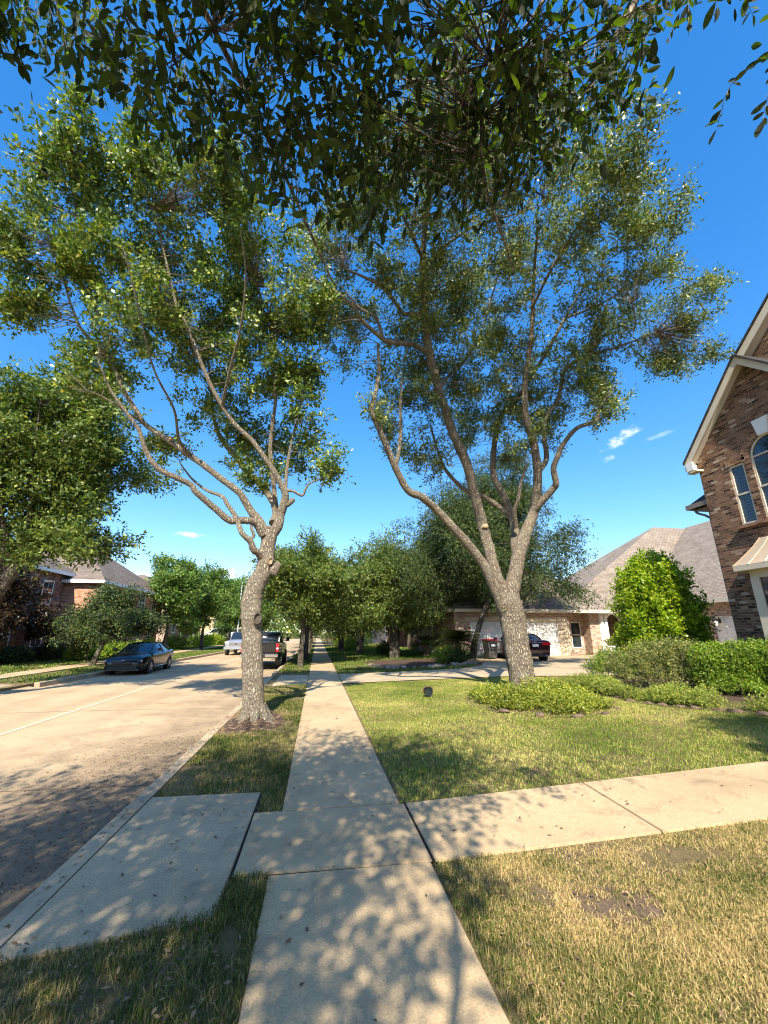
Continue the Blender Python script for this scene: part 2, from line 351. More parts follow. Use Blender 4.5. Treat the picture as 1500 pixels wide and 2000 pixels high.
def grassmat(name, green, mid, dry, lo=.42, hi=.6, scale=.8, bias=0.0):
    m, nt, n, l, b = newmat(name)
    tc = n.new('ShaderNodeTexCoord'); g = n.new('ShaderNodeNewGeometry')
    nz = noise(n, l, tc.outputs['Object'], scale, 5, .6)
    s = n.new('ShaderNodeMath'); s.operation = 'MULTIPLY_ADD'; s.inputs[1].default_value = .38; l.new(g.outputs['Random Per Island'], s.inputs[0]); l.new(nz.outputs['Fac'], s.inputs[2])
    s2 = n.new('ShaderNodeMath'); s2.operation = 'ADD'; s2.inputs[1].default_value = -.19+bias; l.new(s.outputs[0], s2.inputs[0])
    r = ramp(n, l, s2.outputs[0], [(lo-.12, tuple(x*.65 for x in green)), (lo, green), ((lo+hi)/2, mid), (hi, dry), (min(hi+.15, 1), tuple(min(1, x*1.25) for x in dry))])
    l.new(r.outputs[0], b.inputs['Base Color']); b.inputs['Roughness'].default_value = .6; b.inputs['Specular IOR Level'].default_value = .3
    t = n.new('ShaderNodeBsdfTranslucent'); l.new(r.outputs[0], t.inputs['Color']); ms = n.new('ShaderNodeMixShader'); ms.inputs[0].default_value = .3
    l.new(b.outputs[0], ms.inputs[1]); l.new(t.outputs[0], ms.inputs[2]); l.new(ms.outputs[0], n['Material Output'].inputs['Surface'])
    return m
M = dict(
    ground=groundmat(),
    street=concretemat('street concrete', (.49, .37, .225), (.38, .275, .155), (.25, .175, .10), .4, .32, .35),
    walk=concretemat('sidewalk concrete', (.50, .375, .222), (.37, .272, .16), (.17, .13, .09), .62, .5, .5),
    apron=concretemat('driveway concrete', (.47, .372, .235), (.36, .28, .175), (.17, .135, .10), .6, .5, .6),
    curb=concretemat('curb concrete', (.46, .36, .235), (.31, .235, .15), (.15, .115, .08), .5, .3, .9),
    joint=simple('joint dirt', (.018, .014, .01), .95, noise=.4, nscale=30),
    crack=simple('slab joint', (.13, .095, .065), .95),
    tar=simple('joint sealant', (.60, .48, .33), .9, noise=.2, nscale=6),
    mulch=simple('mulch', (.075, .045, .028), 1, noise=.6, nscale=45, bump=1.0),
    stone=simple('edging stone', (.13, .088, .062), .9, noise=.4, nscale=9, bump=.5),
    rock=simple('limestone rock', (.27, .22, .165), .9, noise=.35, nscale=7, bump=.5),
    oakleaf=leafmat('oak leaf', (0.050, 0.096, 0.016), (0.122, 0.190, 0.029), (0.31, 0.36, 0.066), .26, .42),
    yardleaf=leafmat('yard oak leaf', (0.055, 0.090, 0.022), (0.140, 0.186, 0.042), (0.34, 0.37, 0.11), .24, .40),
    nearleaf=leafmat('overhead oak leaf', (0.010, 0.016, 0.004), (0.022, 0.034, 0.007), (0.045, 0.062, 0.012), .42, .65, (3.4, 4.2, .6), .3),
    farleaf=leafmat('distant tree leaf', (0.042, 0.080, 0.013), (0.105, 0.158, 0.027), (0.21, 0.27, 0.052), .28, .5),
    brightleaf=leafmat('bright tree leaf', (0.054, 0.115, 0.019), (0.115, 0.203, 0.035), (0.203, 0.297, 0.061), .32, .5),
    elmleaf=leafmat('cedar elm leaf', (0.016, 0.036, 0.008), (0.038, 0.070, 0.015), (0.110, 0.155, 0.034), .2, .7),
    maroon=leafmat('bronze leaf', (.02, .013, .01), (.045, .03, .018), (.08, .06, .03), .2, .4, (1.4, .8, .4)),
    vineleaf=leafmat('vine leaf', (.13, .21, .014), (.27, .39, .022), (.42, .52, .04), .45, .38, (1.2, 1.3, .4), .4),
    boxleaf=leafmat('boxwood leaf', (0.075, 0.140, 0.014), (0.18, 0.29, 0.024), (0.32, 0.42, 0.045), .25, .4),
    twiggyleaf=leafmat('twiggy shrub leaf', (0.11, 0.135, 0.035), (0.24, 0.265, 0.07), (0.36, 0.37, 0.13), .25, .5),
    junleaf=leafmat('juniper leaf', (0.140, 0.190, 0.030), (0.260, 0.310, 0.050), (0.360, 0.390, 0.080), .25, .6),
    coverleaf=leafmat('ground cover leaf', (0.140, 0.180, 0.020), (0.260, 0.300, 0.035), (0.360, 0.390, 0.060), .3, .42),
    palmleaf=leafmat('sago leaf', (.02, .035, .01), (.045, .07, .018), (.11, .14, .035), .15, .35),
    palmpale=leafmat('paler sago leaf', (.04, .08, .015), (.08, .13, .025), (.13, .18, .04), .2, .4),  # paler leaf colour of the smaller sago palm
    litter=leafmat('fallen leaf', (.10, .06, .03), (.20, .13, .06), (.30, .21, .11), .1, .7, (1, 1, 1), .2),
    grit=simple('leaf grit', (.075, .058, .042), .95, noise=.7, nscale=60),
    barkA=barkmat('oak bark', (.20, .16, .12), (.56, .475, .36), 1.25, (.48, .45, .34), .4),
    barkB=barkmat('yard oak bark', (.13, .10, .074), (.49, .41, .31), 1.0, (.46, .43, .31), .35),
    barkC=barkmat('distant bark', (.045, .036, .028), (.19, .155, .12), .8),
    cut=simple('cut wood', (.40, .27, .16), .85, noise=.2, nscale=30),
    brick=brickmat('brown mottled brick', (.11, .056, .035), (.20, .108, .066), (.30, .235, .17), (.45, .36, .27), .45),
    pinkbrick=brickmat('pale pink brick', (.36, .23, .17), (.46, .33, .25), (.50, .43, .36), (.55, .46, .38), .3),
    orange=brickmat('orange brick', (.36, .175, .10), (.45, .24, .15), (.46, .36, .27), (.55, .33, .21), .15),
    redbrick=brickmat('red brick', (.30, .11, .075), (.38, .15, .10), (.42, .30, .24), (.42, .2, .14), .15),
    shingle=shinglemat('tan shingle', (.225, .185, .15), (.30, .25, .205)),
    shingle2=shinglemat('brown shingle', (.16, .13, .11), (.23, .185, .155)),
    shingle3=shinglemat('charcoal shingle', (.045, .042, .045), (.08, .075, .075)),
    trim=simple('cream trim paint', (.62, .55, .44), .55, noise=.06, nscale=3),
    white=simple('white paint', (.80, .79, .76), .5, noise=.04, nscale=4),
    metalroof=simple('tan standing seam metal', (.56, .43, .29), .42, .25, noise=.08, nscale=2),
    glass=simple('window glass', (.02, .03, .035), .04, 0, .9),
    blind=simple('window blind', (.28, .33, .36), .6),
    stucco=simple('beige stucco', (.52, .44, .33), .9, noise=.1, nscale=5, bump=.2),
    black=simple('black metal', (.02, .02, .022), .4),
    blackpaint=simple('black car paint', (.004, .005, .008), .22, 0, .35, coat=.5),
    truckpaint=simple('black truck paint', (.006, .006, .007), .2, 0, .6, coat=.8),
    redpaint=simple('dark maroon car paint', (.035, .007, .011), .2, .2, .6, coat=1.0),
    silver=simple('silver car paint', (.42, .45, .50), .3, .5, .5, coat=.6),
    whitepaint=simple('white car paint', (.75, .77, .8), .3, 0, .5, coat=.6),
    carglass=simple('car glass', (.015, .02, .028), .03, 0, 1.0),
    rubber=simple('tyre rubber', (.018, .018, .019), .85),
    alloy=simple('wheel alloy', (.45, .45, .47), .3, .8),
    chrome=simple('chrome', (.75, .75, .76), .15, 1.0),
    lamp=simple('clear lamp lens', (.62, .66, .72), .12, .2, .8),
    tail=simple('red lamp lens', (.42, .012, .02), .15, 0, .8),
    amber=simple('pale marker lens', (.75, .68, .5), .3),
    plate=simple('licence plate', (.7, .72, .74), .4),
    bin=simple('dark grey plastic', (.075, .078, .08), .55),
    redlid=simple('red plastic lid', (.36, .025, .03), .5),
    pot=simple('white ceramic pot', (.72, .70, .66), .5, noise=.08),
    door=simple('dark wood door', (.07, .035, .02), .45, noise=.3, nscale=10),
    pole=simple('galvanised pole', (.62, .63, .62), .5, .3),
    lens=simple('frosted lamp glass', (.55, .55, .5), .3),
)
G_NEAR = grassmat('front lawn grass', (.12, .17, .024), (.35, .30, .09), (.60, .45, .20), .38, .54, .75, .03)
G_MID = grassmat('middle lawn grass', (.18, .27, .034), (.40, .42, .08), (.58, .51, .18), .43, .68, .5)
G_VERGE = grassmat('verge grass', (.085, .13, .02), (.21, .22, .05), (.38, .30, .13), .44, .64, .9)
G_FAR = grassmat('distant lawn grass', (.10, .19, .02), (.19, .25, .04), (.34, .32, .12), .5, .72, .25)

# ------------------------------------------------------------------ ground, street, paving
CURBX, STZ = -1.76, -0.17
FAR_CURB = [(-30, -10.0), (18, -10.0), (24, -9.9), (35, -9.2), (45, -8.7), (70, -8.2), (130, -8.0), (400, -8.0)]
def farx(y): return float(np.interp(y, [a for a, _ in FAR_CURB], [b for _, b in FAR_CURB]))
def setting():
    # the ground: one sheet to the horizon with a trough for the street
    ys = [-300, -30, 0, 18, 24, 35, 45, 70, 130, 400, 900]
    mb = MB(); rows = []
    for y in ys:
        fx = farx(y)
        xs = [-900, -60, -26.5, -11.5, fx-.21, fx-.2, -1.77, CURBX-.0, 1.0, 14.2, 60, 900]
        zs = [.43, .43, .43, -.02, -.02, -.3, -.3, -.02, -.02, .31, .31, .31]
        rows.append([(x, y, z) for x, z in zip(xs, zs)])
    k = len(rows[0]); V = [p for r in rows for p in r]
    F = [(i*k+j, i*k+j+1, (i+1)*k+j+1, (i+1)*k+j) for i in range(len(rows)-1) for j in range(k-1)]
    tag(mb.add(V, F).build('ground', M['ground']), 'brown soil and thatch under the lawns on both sides of the street', 'ground', kind='structure')
    # street
    mb = MB(); V = []; yy = list(range(-30, 131, 4))+[200, 400]
    for y in yy: V += [(farx(y), y, STZ), (-5.98, y, STZ+.03), (CURBX-.19, y, STZ)]
    tag(mb.add(V, [(i*3+j, i*3+j+1, i*3+j+4, i*3+j+3) for i in range(len(yy)-1) for j in (0, 1)]).build('street', M['street']), 'wide tan concrete residential street with a centre joint', 'street', kind='structure')
    mb = MB(); mb.add([p for y in yy for p in ((-6.04, y, STZ+.036), (-5.93, y, STZ+.036))], [(2*i, 2*i+1, 2*i+3, 2*i+2) for i in range(len(yy)-1)])
    tag(mb.build('street_joint', M['tar']), 'pale lengthwise joint along the middle of the street', 'street joint', kind='structure')
    mb = MB()
    for y in (6.6, 12.4, 18.2, 24.0, 29.8, 35.6, 41.4, 47.2): mb.add([(-9.9 if y < 30 else farx(y)-.0, y, STZ+.004), (-9.9 if y < 30 else farx(y), y+.014, STZ+.004), (-6.05, y, STZ+.034), (-6.05, y+.014, STZ+.034), (-5.92, y, STZ+.034), (-5.92, y+.014, STZ+.034), (-1.97, y, STZ+.005), (-1.97, y+.014, STZ+.005)], [(0, 2, 3, 1), (4, 6, 7, 5)])
    tag(mb.build('cross_joints', M['crack']), 'thin dark joints running across the street slabs', 'street joint', kind='structure')
    # near curb (gap at the neighbour drive), far curb
    def curbprof(x, s): return [(x, STZ-.06), (x, 0), (x-s*.15, -.002), (x-s*.178, -.02), (x-s*.2, STZ+.004), (x-s*.2, STZ-.06)]
    mb = MB()
    for (a, b) in ((-12, 2.2), (2.2, 5.2), (5.2, 8.4), (8.4, 11.6), (11.6, 15.4), (20.2, 24), (24, 28), (28, 36), (36, 60), (60, 130)):
        mb.prism([(x, a+.012, z) for x, z in curbprof(CURBX, 1)], (0, b-a-.018, 0))
    tag(mb.build('curb', M['curb']), 'worn concrete curb between the verge and the street', 'curb', kind='structure')
    mb = MB(); yy2 = [-20, 0, 12.5, 18, 21, 24, 28, 35, 40, 45, 56, 70, 100, 130]
    for a, b in zip(yy2[:-1], yy2[1:]):
        if a == 12.5: continue
        pa = [(x, a, z) for x, z in curbprof(farx(a)-.2, -1)]; pb = [(x, b, z) for x, z in curbprof(farx(b)-.2, -1)]
        mb.add(pa+pb, [(i, (i+1) % 6, 6+(i+1) % 6, 6+i) for i in range(6)]+[tuple(range(6)), tuple(range(6, 12))[::-1]])
    tag(mb.build('far_curb', M['curb']), 'concrete curb along the opposite side of the street', 'curb', kind='structure')
    # sidewalk: separate slabs
    def slab(poly, top=0.0, th=.07, b=.006):
        bm = bmesh.new(); vs = [bm.verts.new((x, y, top+float(H(x))-th)) for x, y in poly]
        f = bm.faces.new(vs)
        if f.normal.z < 0: f.normal_flip()
        g = bmesh.ops.extrude_face_region(bm, geom=[f]); bmesh.ops.translate(bm, vec=(0, 0, th), verts=[v for v in g['geom'] if isinstance(v, bmesh.types.BMVert)])
        bm.normal_update(); ed = [e for e in bm.edges if all(v.co.z > top+float(H(v.co.x))-th*.5 for v in e.verts)]
        bmesh.ops.bevel(bm, geom=ed, offset=b, segments=2, affect='EDGES'); bmesh.ops.recalc_face_normals(bm, faces=bm.faces); return bm
    mb = MB(); js = [-6, -2.6, .9, 3.87]
    for a, b in zip(js[:-1], js[1:]): mb.bm(slab([(-.29, a+.008), (.98, a+.008), (.98, b-.02), (-.29, b-.02)]))
    mb.bm(slab([(-.555, 3.89), (1.0, 3.87), (1.0, 5.03), (-.555, 5.035)]))
    js = [5.05, 10.4, 15.9, 19.4, 24, 30, 36, 44, 54, 66, 80, 100, 130]
    for a, b in zip(js[:-1], js[1:]):
        mb.bm(slab([(-.28, a+.008), (.955, a+.008), (.955, b-.006), (-.28, b-.006)]))
    tag(mb.build('sidewalk', M['walk']), 'long straight tan concrete sidewalk with dark joints', 'sidewalk', kind='structure')
    mb = MB(); e = .02
    xs = [1.02, 3.195, 3.20, 6.11, 6.115, 8.905, 8.91, 11.4]
    for i in (0, 2, 4, 6):
        a, b = xs[i]+e*.35, xs[i+1]-e*.35; lo = lambda x: 3.87+.02*(x-1); hi = lambda x: 5.04+.055*(x-1)
        mb.bm(slab([(a-.05 if i == 2 else a, lo(a)), (b-.05 if i == 0 else b, lo(b)), (b, hi(b)), (a, hi(a))]))
    tag(mb.build('walkway', M['walk']), 'concrete walkway crossing the lawn to the brick house', 'walkway', kind='structure')
    mb = MB(); mb.bm(slab([(-1.75, 3.2), (-.585, 3.42), (-.568, 5.60), (-1.745, 5.63)], .002))
    tag(mb.build('street_apron', M['apron']), 'concrete slab between the sidewalk and the curb in leaf shade', 'pavement', kind='structure')
    # dirt in the joints
    mb = MB(); z = -.013
    mb.box(-.565, 1.03, 3.845, 3.895, -.06, z); mb.box(-.3, 1.0, 5.02, 5.065, -.06, z); mb.box(-.585, -.54, 3.86, 5.6, -.06, z); mb.box(.985, 1.045, 3.8, 5.1, -.06, z)
    mb.box(-1.775, -1.725, 2.9, 5.66, -.06, z); mb.box(3.05, 3.3, 3.9, 5.1, -.03, .022)
    tag(mb.build('joint_dirt', M['joint']), 'dark dirt packed in the joints between paving slabs', 'dirt', kind='structure')
    # neighbour drive: apron over the verge, then up to the garage
    mb = MB(); bm = bmesh.new()
    pl = [(.99, 15.95), (4, 16.0), (7.2, 15.9), (10.4, 14.8), (13.5, 13.9), (21, 13.9), (25.5, 21), (25.5, 26.2), (9.2, 26.2), (8.9, 22.5), (8.2, 20.8), (6.8, 19.7), (4, 19.35), (.99, 19.35)]
    bm.faces.new([bm.verts.new((x, y, 0)) for x, y in pl])
    for x in (4, 14.2): bmesh.ops.bisect_plane(bm, geom=bm.verts[:]+bm.edges[:]+bm.faces[:], plane_co=(x, 0, 0), plane_no=(1, 0, 0))
    for v in bm.verts: v.co.z = float(H(v.co.x))+.006
    bmesh.ops.triangulate(bm, faces=bm.faces); bmesh.ops.recalc_face_normals(bm, faces=bm.faces); mb.bm(bm)
    mb.add([(-.3, 15.95, .0), (-.3, 19.35, .0), (-1.5, 19.6, -.02), (-1.5, 15.75, -.02), (-2.1, 20.2, STZ+.008), (-2.1, 15.4, STZ+.008)], [(0, 1, 2, 3), (3, 2, 4, 5)])
    tag(mb.build('driveway', M['apron']), 'pale concrete driveway of the house with the white garage door', 'driveway', kind='structure')
    # opposite side: sidewalk and drive
    mb = MB(); mb.prism([(-13.3, -30, -.05), (-12.1, -30, -.05), (-12.1, -30, .05), (-13.3, -30, .05)], (0, 160, 0))
    tag(mb.build('far_sidewalk', M['walk']), 'concrete sidewalk across the street under the trees', 'sidewalk', kind='structure')
    mb = MB(); mb.add([(-9.95, 12.6, STZ+.008), (-9.95, 17.9, STZ+.008), (-10.6, 17.4, .0), (-10.6, 13.2, .0), (-12.05, 17.4, .06), (-12.05, 13.2, .06), (-22, 17.4, .37), (-22, 13.2, .37)], [(0, 1, 2, 3), (3, 2, 4, 5), (5, 4, 6, 7)])
    tag(mb.build('far_driveway', M['apron']), 'concrete driveway across the street', 'driveway', kind='structure')
def gutter_stain():
    m = M['street']; nt = m.node_tree; n = nt.nodes; l = nt.links; b = n['Principled BSDF']; src = b.inputs['Base Color'].links[0].from_socket
    tc = n.new('ShaderNodeTexCoord'); sp = n.new('ShaderNodeSeparateXYZ'); l.new(tc.outputs['Object'], sp.inputs[0])
    a = n.new('ShaderNodeMapRange'); a.inputs['From Min'].default_value = -5.2; a.inputs['From Max'].default_value = -1.9; l.new(sp.outputs[0], a.inputs['Value'])
    c = n.new('ShaderNodeMapRange'); c.inputs['From Min'].default_value = 10.5; c.inputs['From Max'].default_value = 4.0; c.inputs['To Min'].default_value = .25; l.new(sp.outputs[1], c.inputs['Value'])
    nz = noise(n, l, tc.outputs['Object'], 1.3, 8, .7, .5); k = n.new('ShaderNodeMath'); k.operation = 'MULTIPLY'; l.new(a.outputs[0], k.inputs[0]); l.new(c.outputs[0], k.inputs[1])
    s_ = n.new('ShaderNodeMath'); s_.operation = 'MULTIPLY_ADD'; s_.inputs[1].default_value = 1.0; l.new(k.outputs[0], s_.inputs[0]); l.new(nz.outputs['Fac'], s_.inputs[2])
    r = ramp(n, l, s_.outputs[0], [(.55, (0, 0, 0)), (1.0, (.8, .8, .8))]); mx = mixc(n, l, r.outputs[0], src, (.15, .11, .075)); l.new(mx.outputs[0], b.inputs['Base Color'])
    # wheel tracks: faint darker bands along the lanes
    w = n.new('ShaderNodeMath'); w.operation = 'SINE'; q = n.new('ShaderNodeMath'); q.operation = 'MULTIPLY'; q.inputs[1].default_value = 3.6; l.new(sp.outputs[0], q.inputs[0]); l.new(q.outputs[0], w.inputs[0])
    mr = n.new('ShaderNodeMapRange'); mr.inputs['From Min'].default_value = .2; mr.inputs['From Max'].default_value = 1; mr.inputs['To Max'].default_value = .22; l.new(w.outputs[0], mr.inputs['Value'])
    m2 = mixc(n, l, mr.outputs[0], mx.outputs[0], (.30, .21, .13)); l.new(m2.outputs[0], b.inputs['Base Color'])
gutter_stain()
setting()

# ------------------------------------------------------------------ grass and litter
def inpoly(P, poly):
    x, y = P[:, 0], P[:, 1]; c = np.zeros(len(P), bool); n = len(poly)
    for i in range(n):
        (x1, y1), (x2, y2) = poly[i], poly[(i+1) % n]
        t = ((y1 > y) != (y2 > y)) & (x < (x2-x1)*(y-y1)/((y2-y1) if abs(y2-y1) > 1e-9 else 1e-9)+x1); c ^= t
    return c
def wob2(P, s, seed):
    r = np.random.default_rng(seed); v = np.zeros(len(P))
    for k in range(6):
        d = r.standard_normal(2); d /= np.linalg.norm(d); f = s*(1+.9*k); v += np.sin(P @ d*f+r.uniform(0, 7))/(1+.6*k)
    return v/2.0
def grass(name, poly, dens, h, w, mat, label, seed, holes=(), bare=.35, lean=.7, zoff=-.02, bald=()):
    r = np.random.default_rng(seed); pa = np.array(poly); lo, hi = pa.min(0), pa.max(0)
    n = int(np.prod(hi-lo)*dens); P = r.uniform(lo, hi, (n, 2)); P = P[inpoly(P, poly)]
    for hp in holes: P = P[~inpoly(P, hp)]
    g = wob2(P, 2.6, seed+1)+.5*wob2(P, 9.0, seed+2); P = P[r.uniform(0, 1, len(P)) < np.clip(1.0-bare*np.clip(-g+.15, 0, 1)*2.2, .05, 1)]
    for (bx, by, rx, ry) in bald:
        q = ((P[:, 0]-bx)/rx)**2+((P[:, 1]-by)/ry)**2+.55*wob2(P, 7.0, seed+5)+.3*wob2(P, 21.0, seed+6); P = P[r.uniform(0, 1, len(P)) < np.clip((q-.1)*1.6, .08, 1)]
    n = len(P); hh = h*r.uniform(.5, 1.35, n)*(1+.35*wob2(P, 4.0, seed+3)); a = r.uniform(0, 2*np.pi, n); ww = w*r.uniform(.6, 1.3, n)
    b = np.stack([P[:, 0], P[:, 1], H(P[:, 0])+zoff], 1)
    side = np.stack([np.cos(a), np.sin(a), np.zeros(n)], 1)*ww[:, None]*.5
    la = r.uniform(0, 2*np.pi, n); lm = np.abs(r.normal(0, lean, n)); ld = np.stack([np.cos(la), np.sin(la), np.zeros(n)], 1)
    up = np.array([0, 0, 1.0]); mid = b+up*(hh*.6)[:, None]+ld*(hh*lm*.3)[:, None]
    tip = b+up*(hh*(1.05-np.clip(lm*.35, 0, .7)))[:, None]+ld*(hh*lm*1.0)[:, None]
    V = np.stack([b-side, b+side, mid-side*.8, mid+side*.8, tip], 1).reshape(-1, 3); i = np.arange(n)[:, None]*5
    me = np_mesh(name, V, [i+np.array([[0, 1, 3, 2]]), i+np.array([[2, 3, 4]])])
    return tag(link(name, me, mat), label, 'grass', kind='stuff')
def grow_lawns():
    grass('grass', [(1.07, 1.2), (7.5, 1.2), (7.5, 4.02), (4.4, 3.92), (1.07, 3.83)], 13500, .030, .0042, G_NEAR, 'dry straw coloured lawn with green patches below the crossing walkway', 11, bare=.25, lean=1.5, bald=[(2.05, 3.15, .42, .26), (3.0, 3.55, .5, .16), (1.55, 3.3, .25, .14)])
    grass('grass', [(.985, 1.2), (1.5, 1.2), (1.75, 2.4), (2.3, 3.0), (1.9, 3.86), (1.0, 3.86)], 5200, .046, .005, G_VERGE, 'greener tufts of grass along the sidewalk in the front lawn', 23, bare=.55, lean=.9)
    grass('grass', [(1.0, 3.0), (1.16, 3.0), (1.16, 3.84), (1.0, 3.84)], 2500, .05, .005, G_VERGE, 'thin grass fringe along the sidewalk edge near the walkway corner', 12)
    grass('grass', [(.96, 5.06), (6.0, 5.31), (10.4, 5.58), (10.2, 8.6), (8.3, 10.3), (8.0, 12.2), (10.2, 14.6), (7.0, 15.8), (1.0, 15.86), (1.0, 5.2)], 2900, .036, .0075, G_MID, 'sunlit yellow green lawn around the big two stemmed oak', 13, bare=.22, lean=.8)
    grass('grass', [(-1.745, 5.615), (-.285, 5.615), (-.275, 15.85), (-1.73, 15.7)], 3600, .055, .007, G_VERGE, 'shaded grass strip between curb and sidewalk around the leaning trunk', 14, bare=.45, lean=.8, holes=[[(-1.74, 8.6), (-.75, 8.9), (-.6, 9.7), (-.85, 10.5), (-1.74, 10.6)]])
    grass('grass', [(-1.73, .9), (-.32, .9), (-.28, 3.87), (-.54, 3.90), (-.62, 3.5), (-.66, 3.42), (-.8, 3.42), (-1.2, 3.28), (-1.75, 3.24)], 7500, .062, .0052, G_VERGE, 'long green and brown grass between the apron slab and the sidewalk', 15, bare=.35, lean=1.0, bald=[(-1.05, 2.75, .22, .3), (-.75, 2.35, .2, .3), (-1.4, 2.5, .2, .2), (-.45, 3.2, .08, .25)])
    grass('grass', [(-.53, 5.06), (-.30, 5.06), (-.30, 5.7), (-.54, 5.7)], 6000, .06, .005, G_VERGE, 'bright green grass tuft filling the notch beside the sidewalk', 16, bare=.1)
    grass('grass', [(-1.7, 20.3), (-.3, 19.4), (-.3, 60), (-1.7, 60)], 160, .07, .035, G_FAR, 'patchy grass verge beyond the driveway under the row of trees', 17, bare=.5)
    grass('grass', [(1.0, 19.4), (4, 19.45), (6.6, 19.8), (8.0, 21), (8.6, 26), (8.4, 27), (1.0, 27)], 420, .07, .022, G_FAR, 'shaded lawn strip along the far edge of the driveway', 18, bare=.5, holes=[[(3.4, 21.0), (7.8, 21.2), (8.6, 27), (3.0, 27)]])
    grass('grass', [(1.0, 27), (14, 27), (14, 60), (1.0, 60)], 130, .1, .05, G_FAR, 'bright green lawn of the farther houses behind the trees', 19, bare=.1)
    grass('grass', [(-12.05, -2), (-10.25, -2), (-10.2, 12.4), (-12.05, 12.4)], 300, .06, .02, G_FAR, 'grass strip by the opposite curb in front of the big oak', 20, bare=.3)
    grass('grass', [(-12.05, 18), (-10.2, 18), (-10.1, 24), (-8.9, 45), (-8.4, 70), (-12.05, 70)], 200, .07, .03, G_FAR, 'dappled grass strip behind the black sedan', 21, bare=.3)
    grass('grass', [(-27, 18), (-13.4, 18), (-13.4, 75), (-30, 75)], 70, .09, .06, G_FAR, 'front lawns of the houses across the street', 22, bare=.1)
    # leaves lying about
    r = np.random.default_rng(5); pts = []
    def scatter(n, x0, x1, y0, y1, z): pts.append(np.stack([r.uniform(x0, x1, n), r.uniform(y0, y1, n), np.full(n, z)], 1))
    scatter(420, -3.2, -1.97, 3, 10, STZ+.012); scatter(300, -5.5, -2.2, 3, 11, STZ+.016); scatter(45, -1.72, -.6, 3.3, 5.6, .012); scatter(60, -.28, .95, 2, 12, .008)
    scatter(300, -1.7, -.35, 1.6, 3.3, .025); scatter(150, -1.7, -.35, 5.7, 9, .015); scatter(260, 1.1, 5.5, 2.0, 3.8, .03); scatter(40, 1.1, 6, 4.0, 5.1, .09); scatter(180, 2, 9, 6, 14, .2); scatter(900, 3.2, 8.4, 21.2, 27, .2); scatter(260, -1.7, 6, 19.6, 21, .2); scatter(150, -1.9, -1.78, 2.5, 12, .006)
    ng = 9000; gx = -1.98-np.abs(r.normal(0, 1.15, ng)); gy = r.uniform(2.2, 9.5, ng)-np.abs(gx+1.98)*.5; gp = np.stack([gx, gy, np.full(ng, STZ+.004)+.008*np.clip((-gx-2)/4, 0, 1)+.004], 1); gp[:, 2] = STZ+.03*np.clip((-gx-1.95)/4.03, 0, 1)+.005
    ga = r.standard_normal((ng, 3)); ga[:, 2] *= .3; Vg, Fg = leaves_np(gp, ga, r.standard_normal((ng, 3))*.4+np.array([0, 0, 1.0]), .017*r.uniform(.4, 1.5, ng), .55, r, .2)
    tag(link('leaf_grit', np_mesh('leaf_grit', Vg, Fg), M['grit']), 'dark crumbs of leaves and acorns strewn over the street near the curb', 'leaf grit', kind='stuff')
    P = np.vstack(pts); P[:, 2] = np.where((P[:, 0] > 1), H(P[:, 0])+.012, P[:, 2])
    ax = r.standard_normal((len(P), 3)); ax[:, 2] *= .18; nrm = r.standard_normal((len(P), 3))*.3+np.array([0, 0, 1.0])
    V, F = leaves_np(P, ax, nrm, .045*r.uniform(.5, 1.25, len(P)), .42, r, fold=.25)
    tag(link('fallen_leaves', np_mesh('fallen_leaves', V, F), M['litter']), 'dry brown leaves scattered over paving, gutter and grass', 'fallen leaves', kind='stuff')

# ------------------------------------------------------------------ leaves, crowns, trees
def leaves_np(P, axis, nrm, L, asp, r, fold=.2, fine=False):
    """one leaf per point: base P, along axis, facing nrm"""
    n = len(P); a = axis/(np.linalg.norm(axis, axis=1, keepdims=True)+1e-9)
    s = np.cross(nrm, a); s /= np.linalg.norm(s, axis=1, keepdims=True)+1e-9; m = np.cross(a, s)
    L = np.broadcast_to(L, (n,))[:, None]; Wd = L*asp*.5
    if not fine:
        mid = P+a*L*.55
        V = np.stack([P, mid+s*Wd+m*Wd*fold, P+a*L, mid-s*Wd+m*Wd*fold], 1).reshape(-1, 3)
        return V, [np.arange(n)[:, None]*4+np.array([[0, 1, 2, 3]])]
    c = r.uniform(-.25, .1, (n, 1))*L; st = []
    def q(t, w, bend): 
        o = P+a*L*t+m*c*bend
        return [o+s*Wd*w+m*Wd*w*fold, o, o-s*Wd*w+m*Wd*w*fold]
    st = [P]+q(.22, .62, .1)+q(.52, 1.0, .4)+q(.8, .72, .8)+[P+a*L+m*c]
    V = np.stack(st, 1).reshape(-1, 3); i = np.arange(n)[:, None]*11
    F3 = [i+np.array([[0, 1, 2]]), i+np.array([[0, 2, 3]]), i+np.array([[10, 8, 7]]), i+np.array([[10, 9, 8]])]
    F4 = [i+np.array([k]) for k in ([1, 4, 5, 2], [2, 5, 6, 3], [4, 7, 8, 5], [5, 8, 9, 6])]
    return V, [np.vstack(F3), np.vstack(F4)]
def n3(P, s, seed):
    r = np.random.default_rng(seed); v = np.zeros(len(P))
    for k in range(7):
        d = r.standard_normal(3); d /= np.linalg.norm(d); v += np.sin(P @ d*s*(1+.55*k)+r.uniform(0, 7))
    return v/3.0
def blob_points(blobs, n, r, shell=2.0):
    """blobs: (centre, radii, weight)"""
    C = np.array([b[0] for b in blobs], float); Rr = np.array([np.broadcast_to(b[1], 3) for b in blobs], float); w = np.array([b[2]*np.prod(np.broadcast_to(b[1], 3))**.72 for b in blobs])
    k = r.choice(len(blobs), n, p=w/w.sum()); d = r.standard_normal((n, 3)); d /= np.linalg.norm(d, axis=1, keepdims=True)
    rad = r.uniform(0, 1, n)**(1/(1+shell)); return C[k]+d*Rr[k]*rad[:, None], d, k
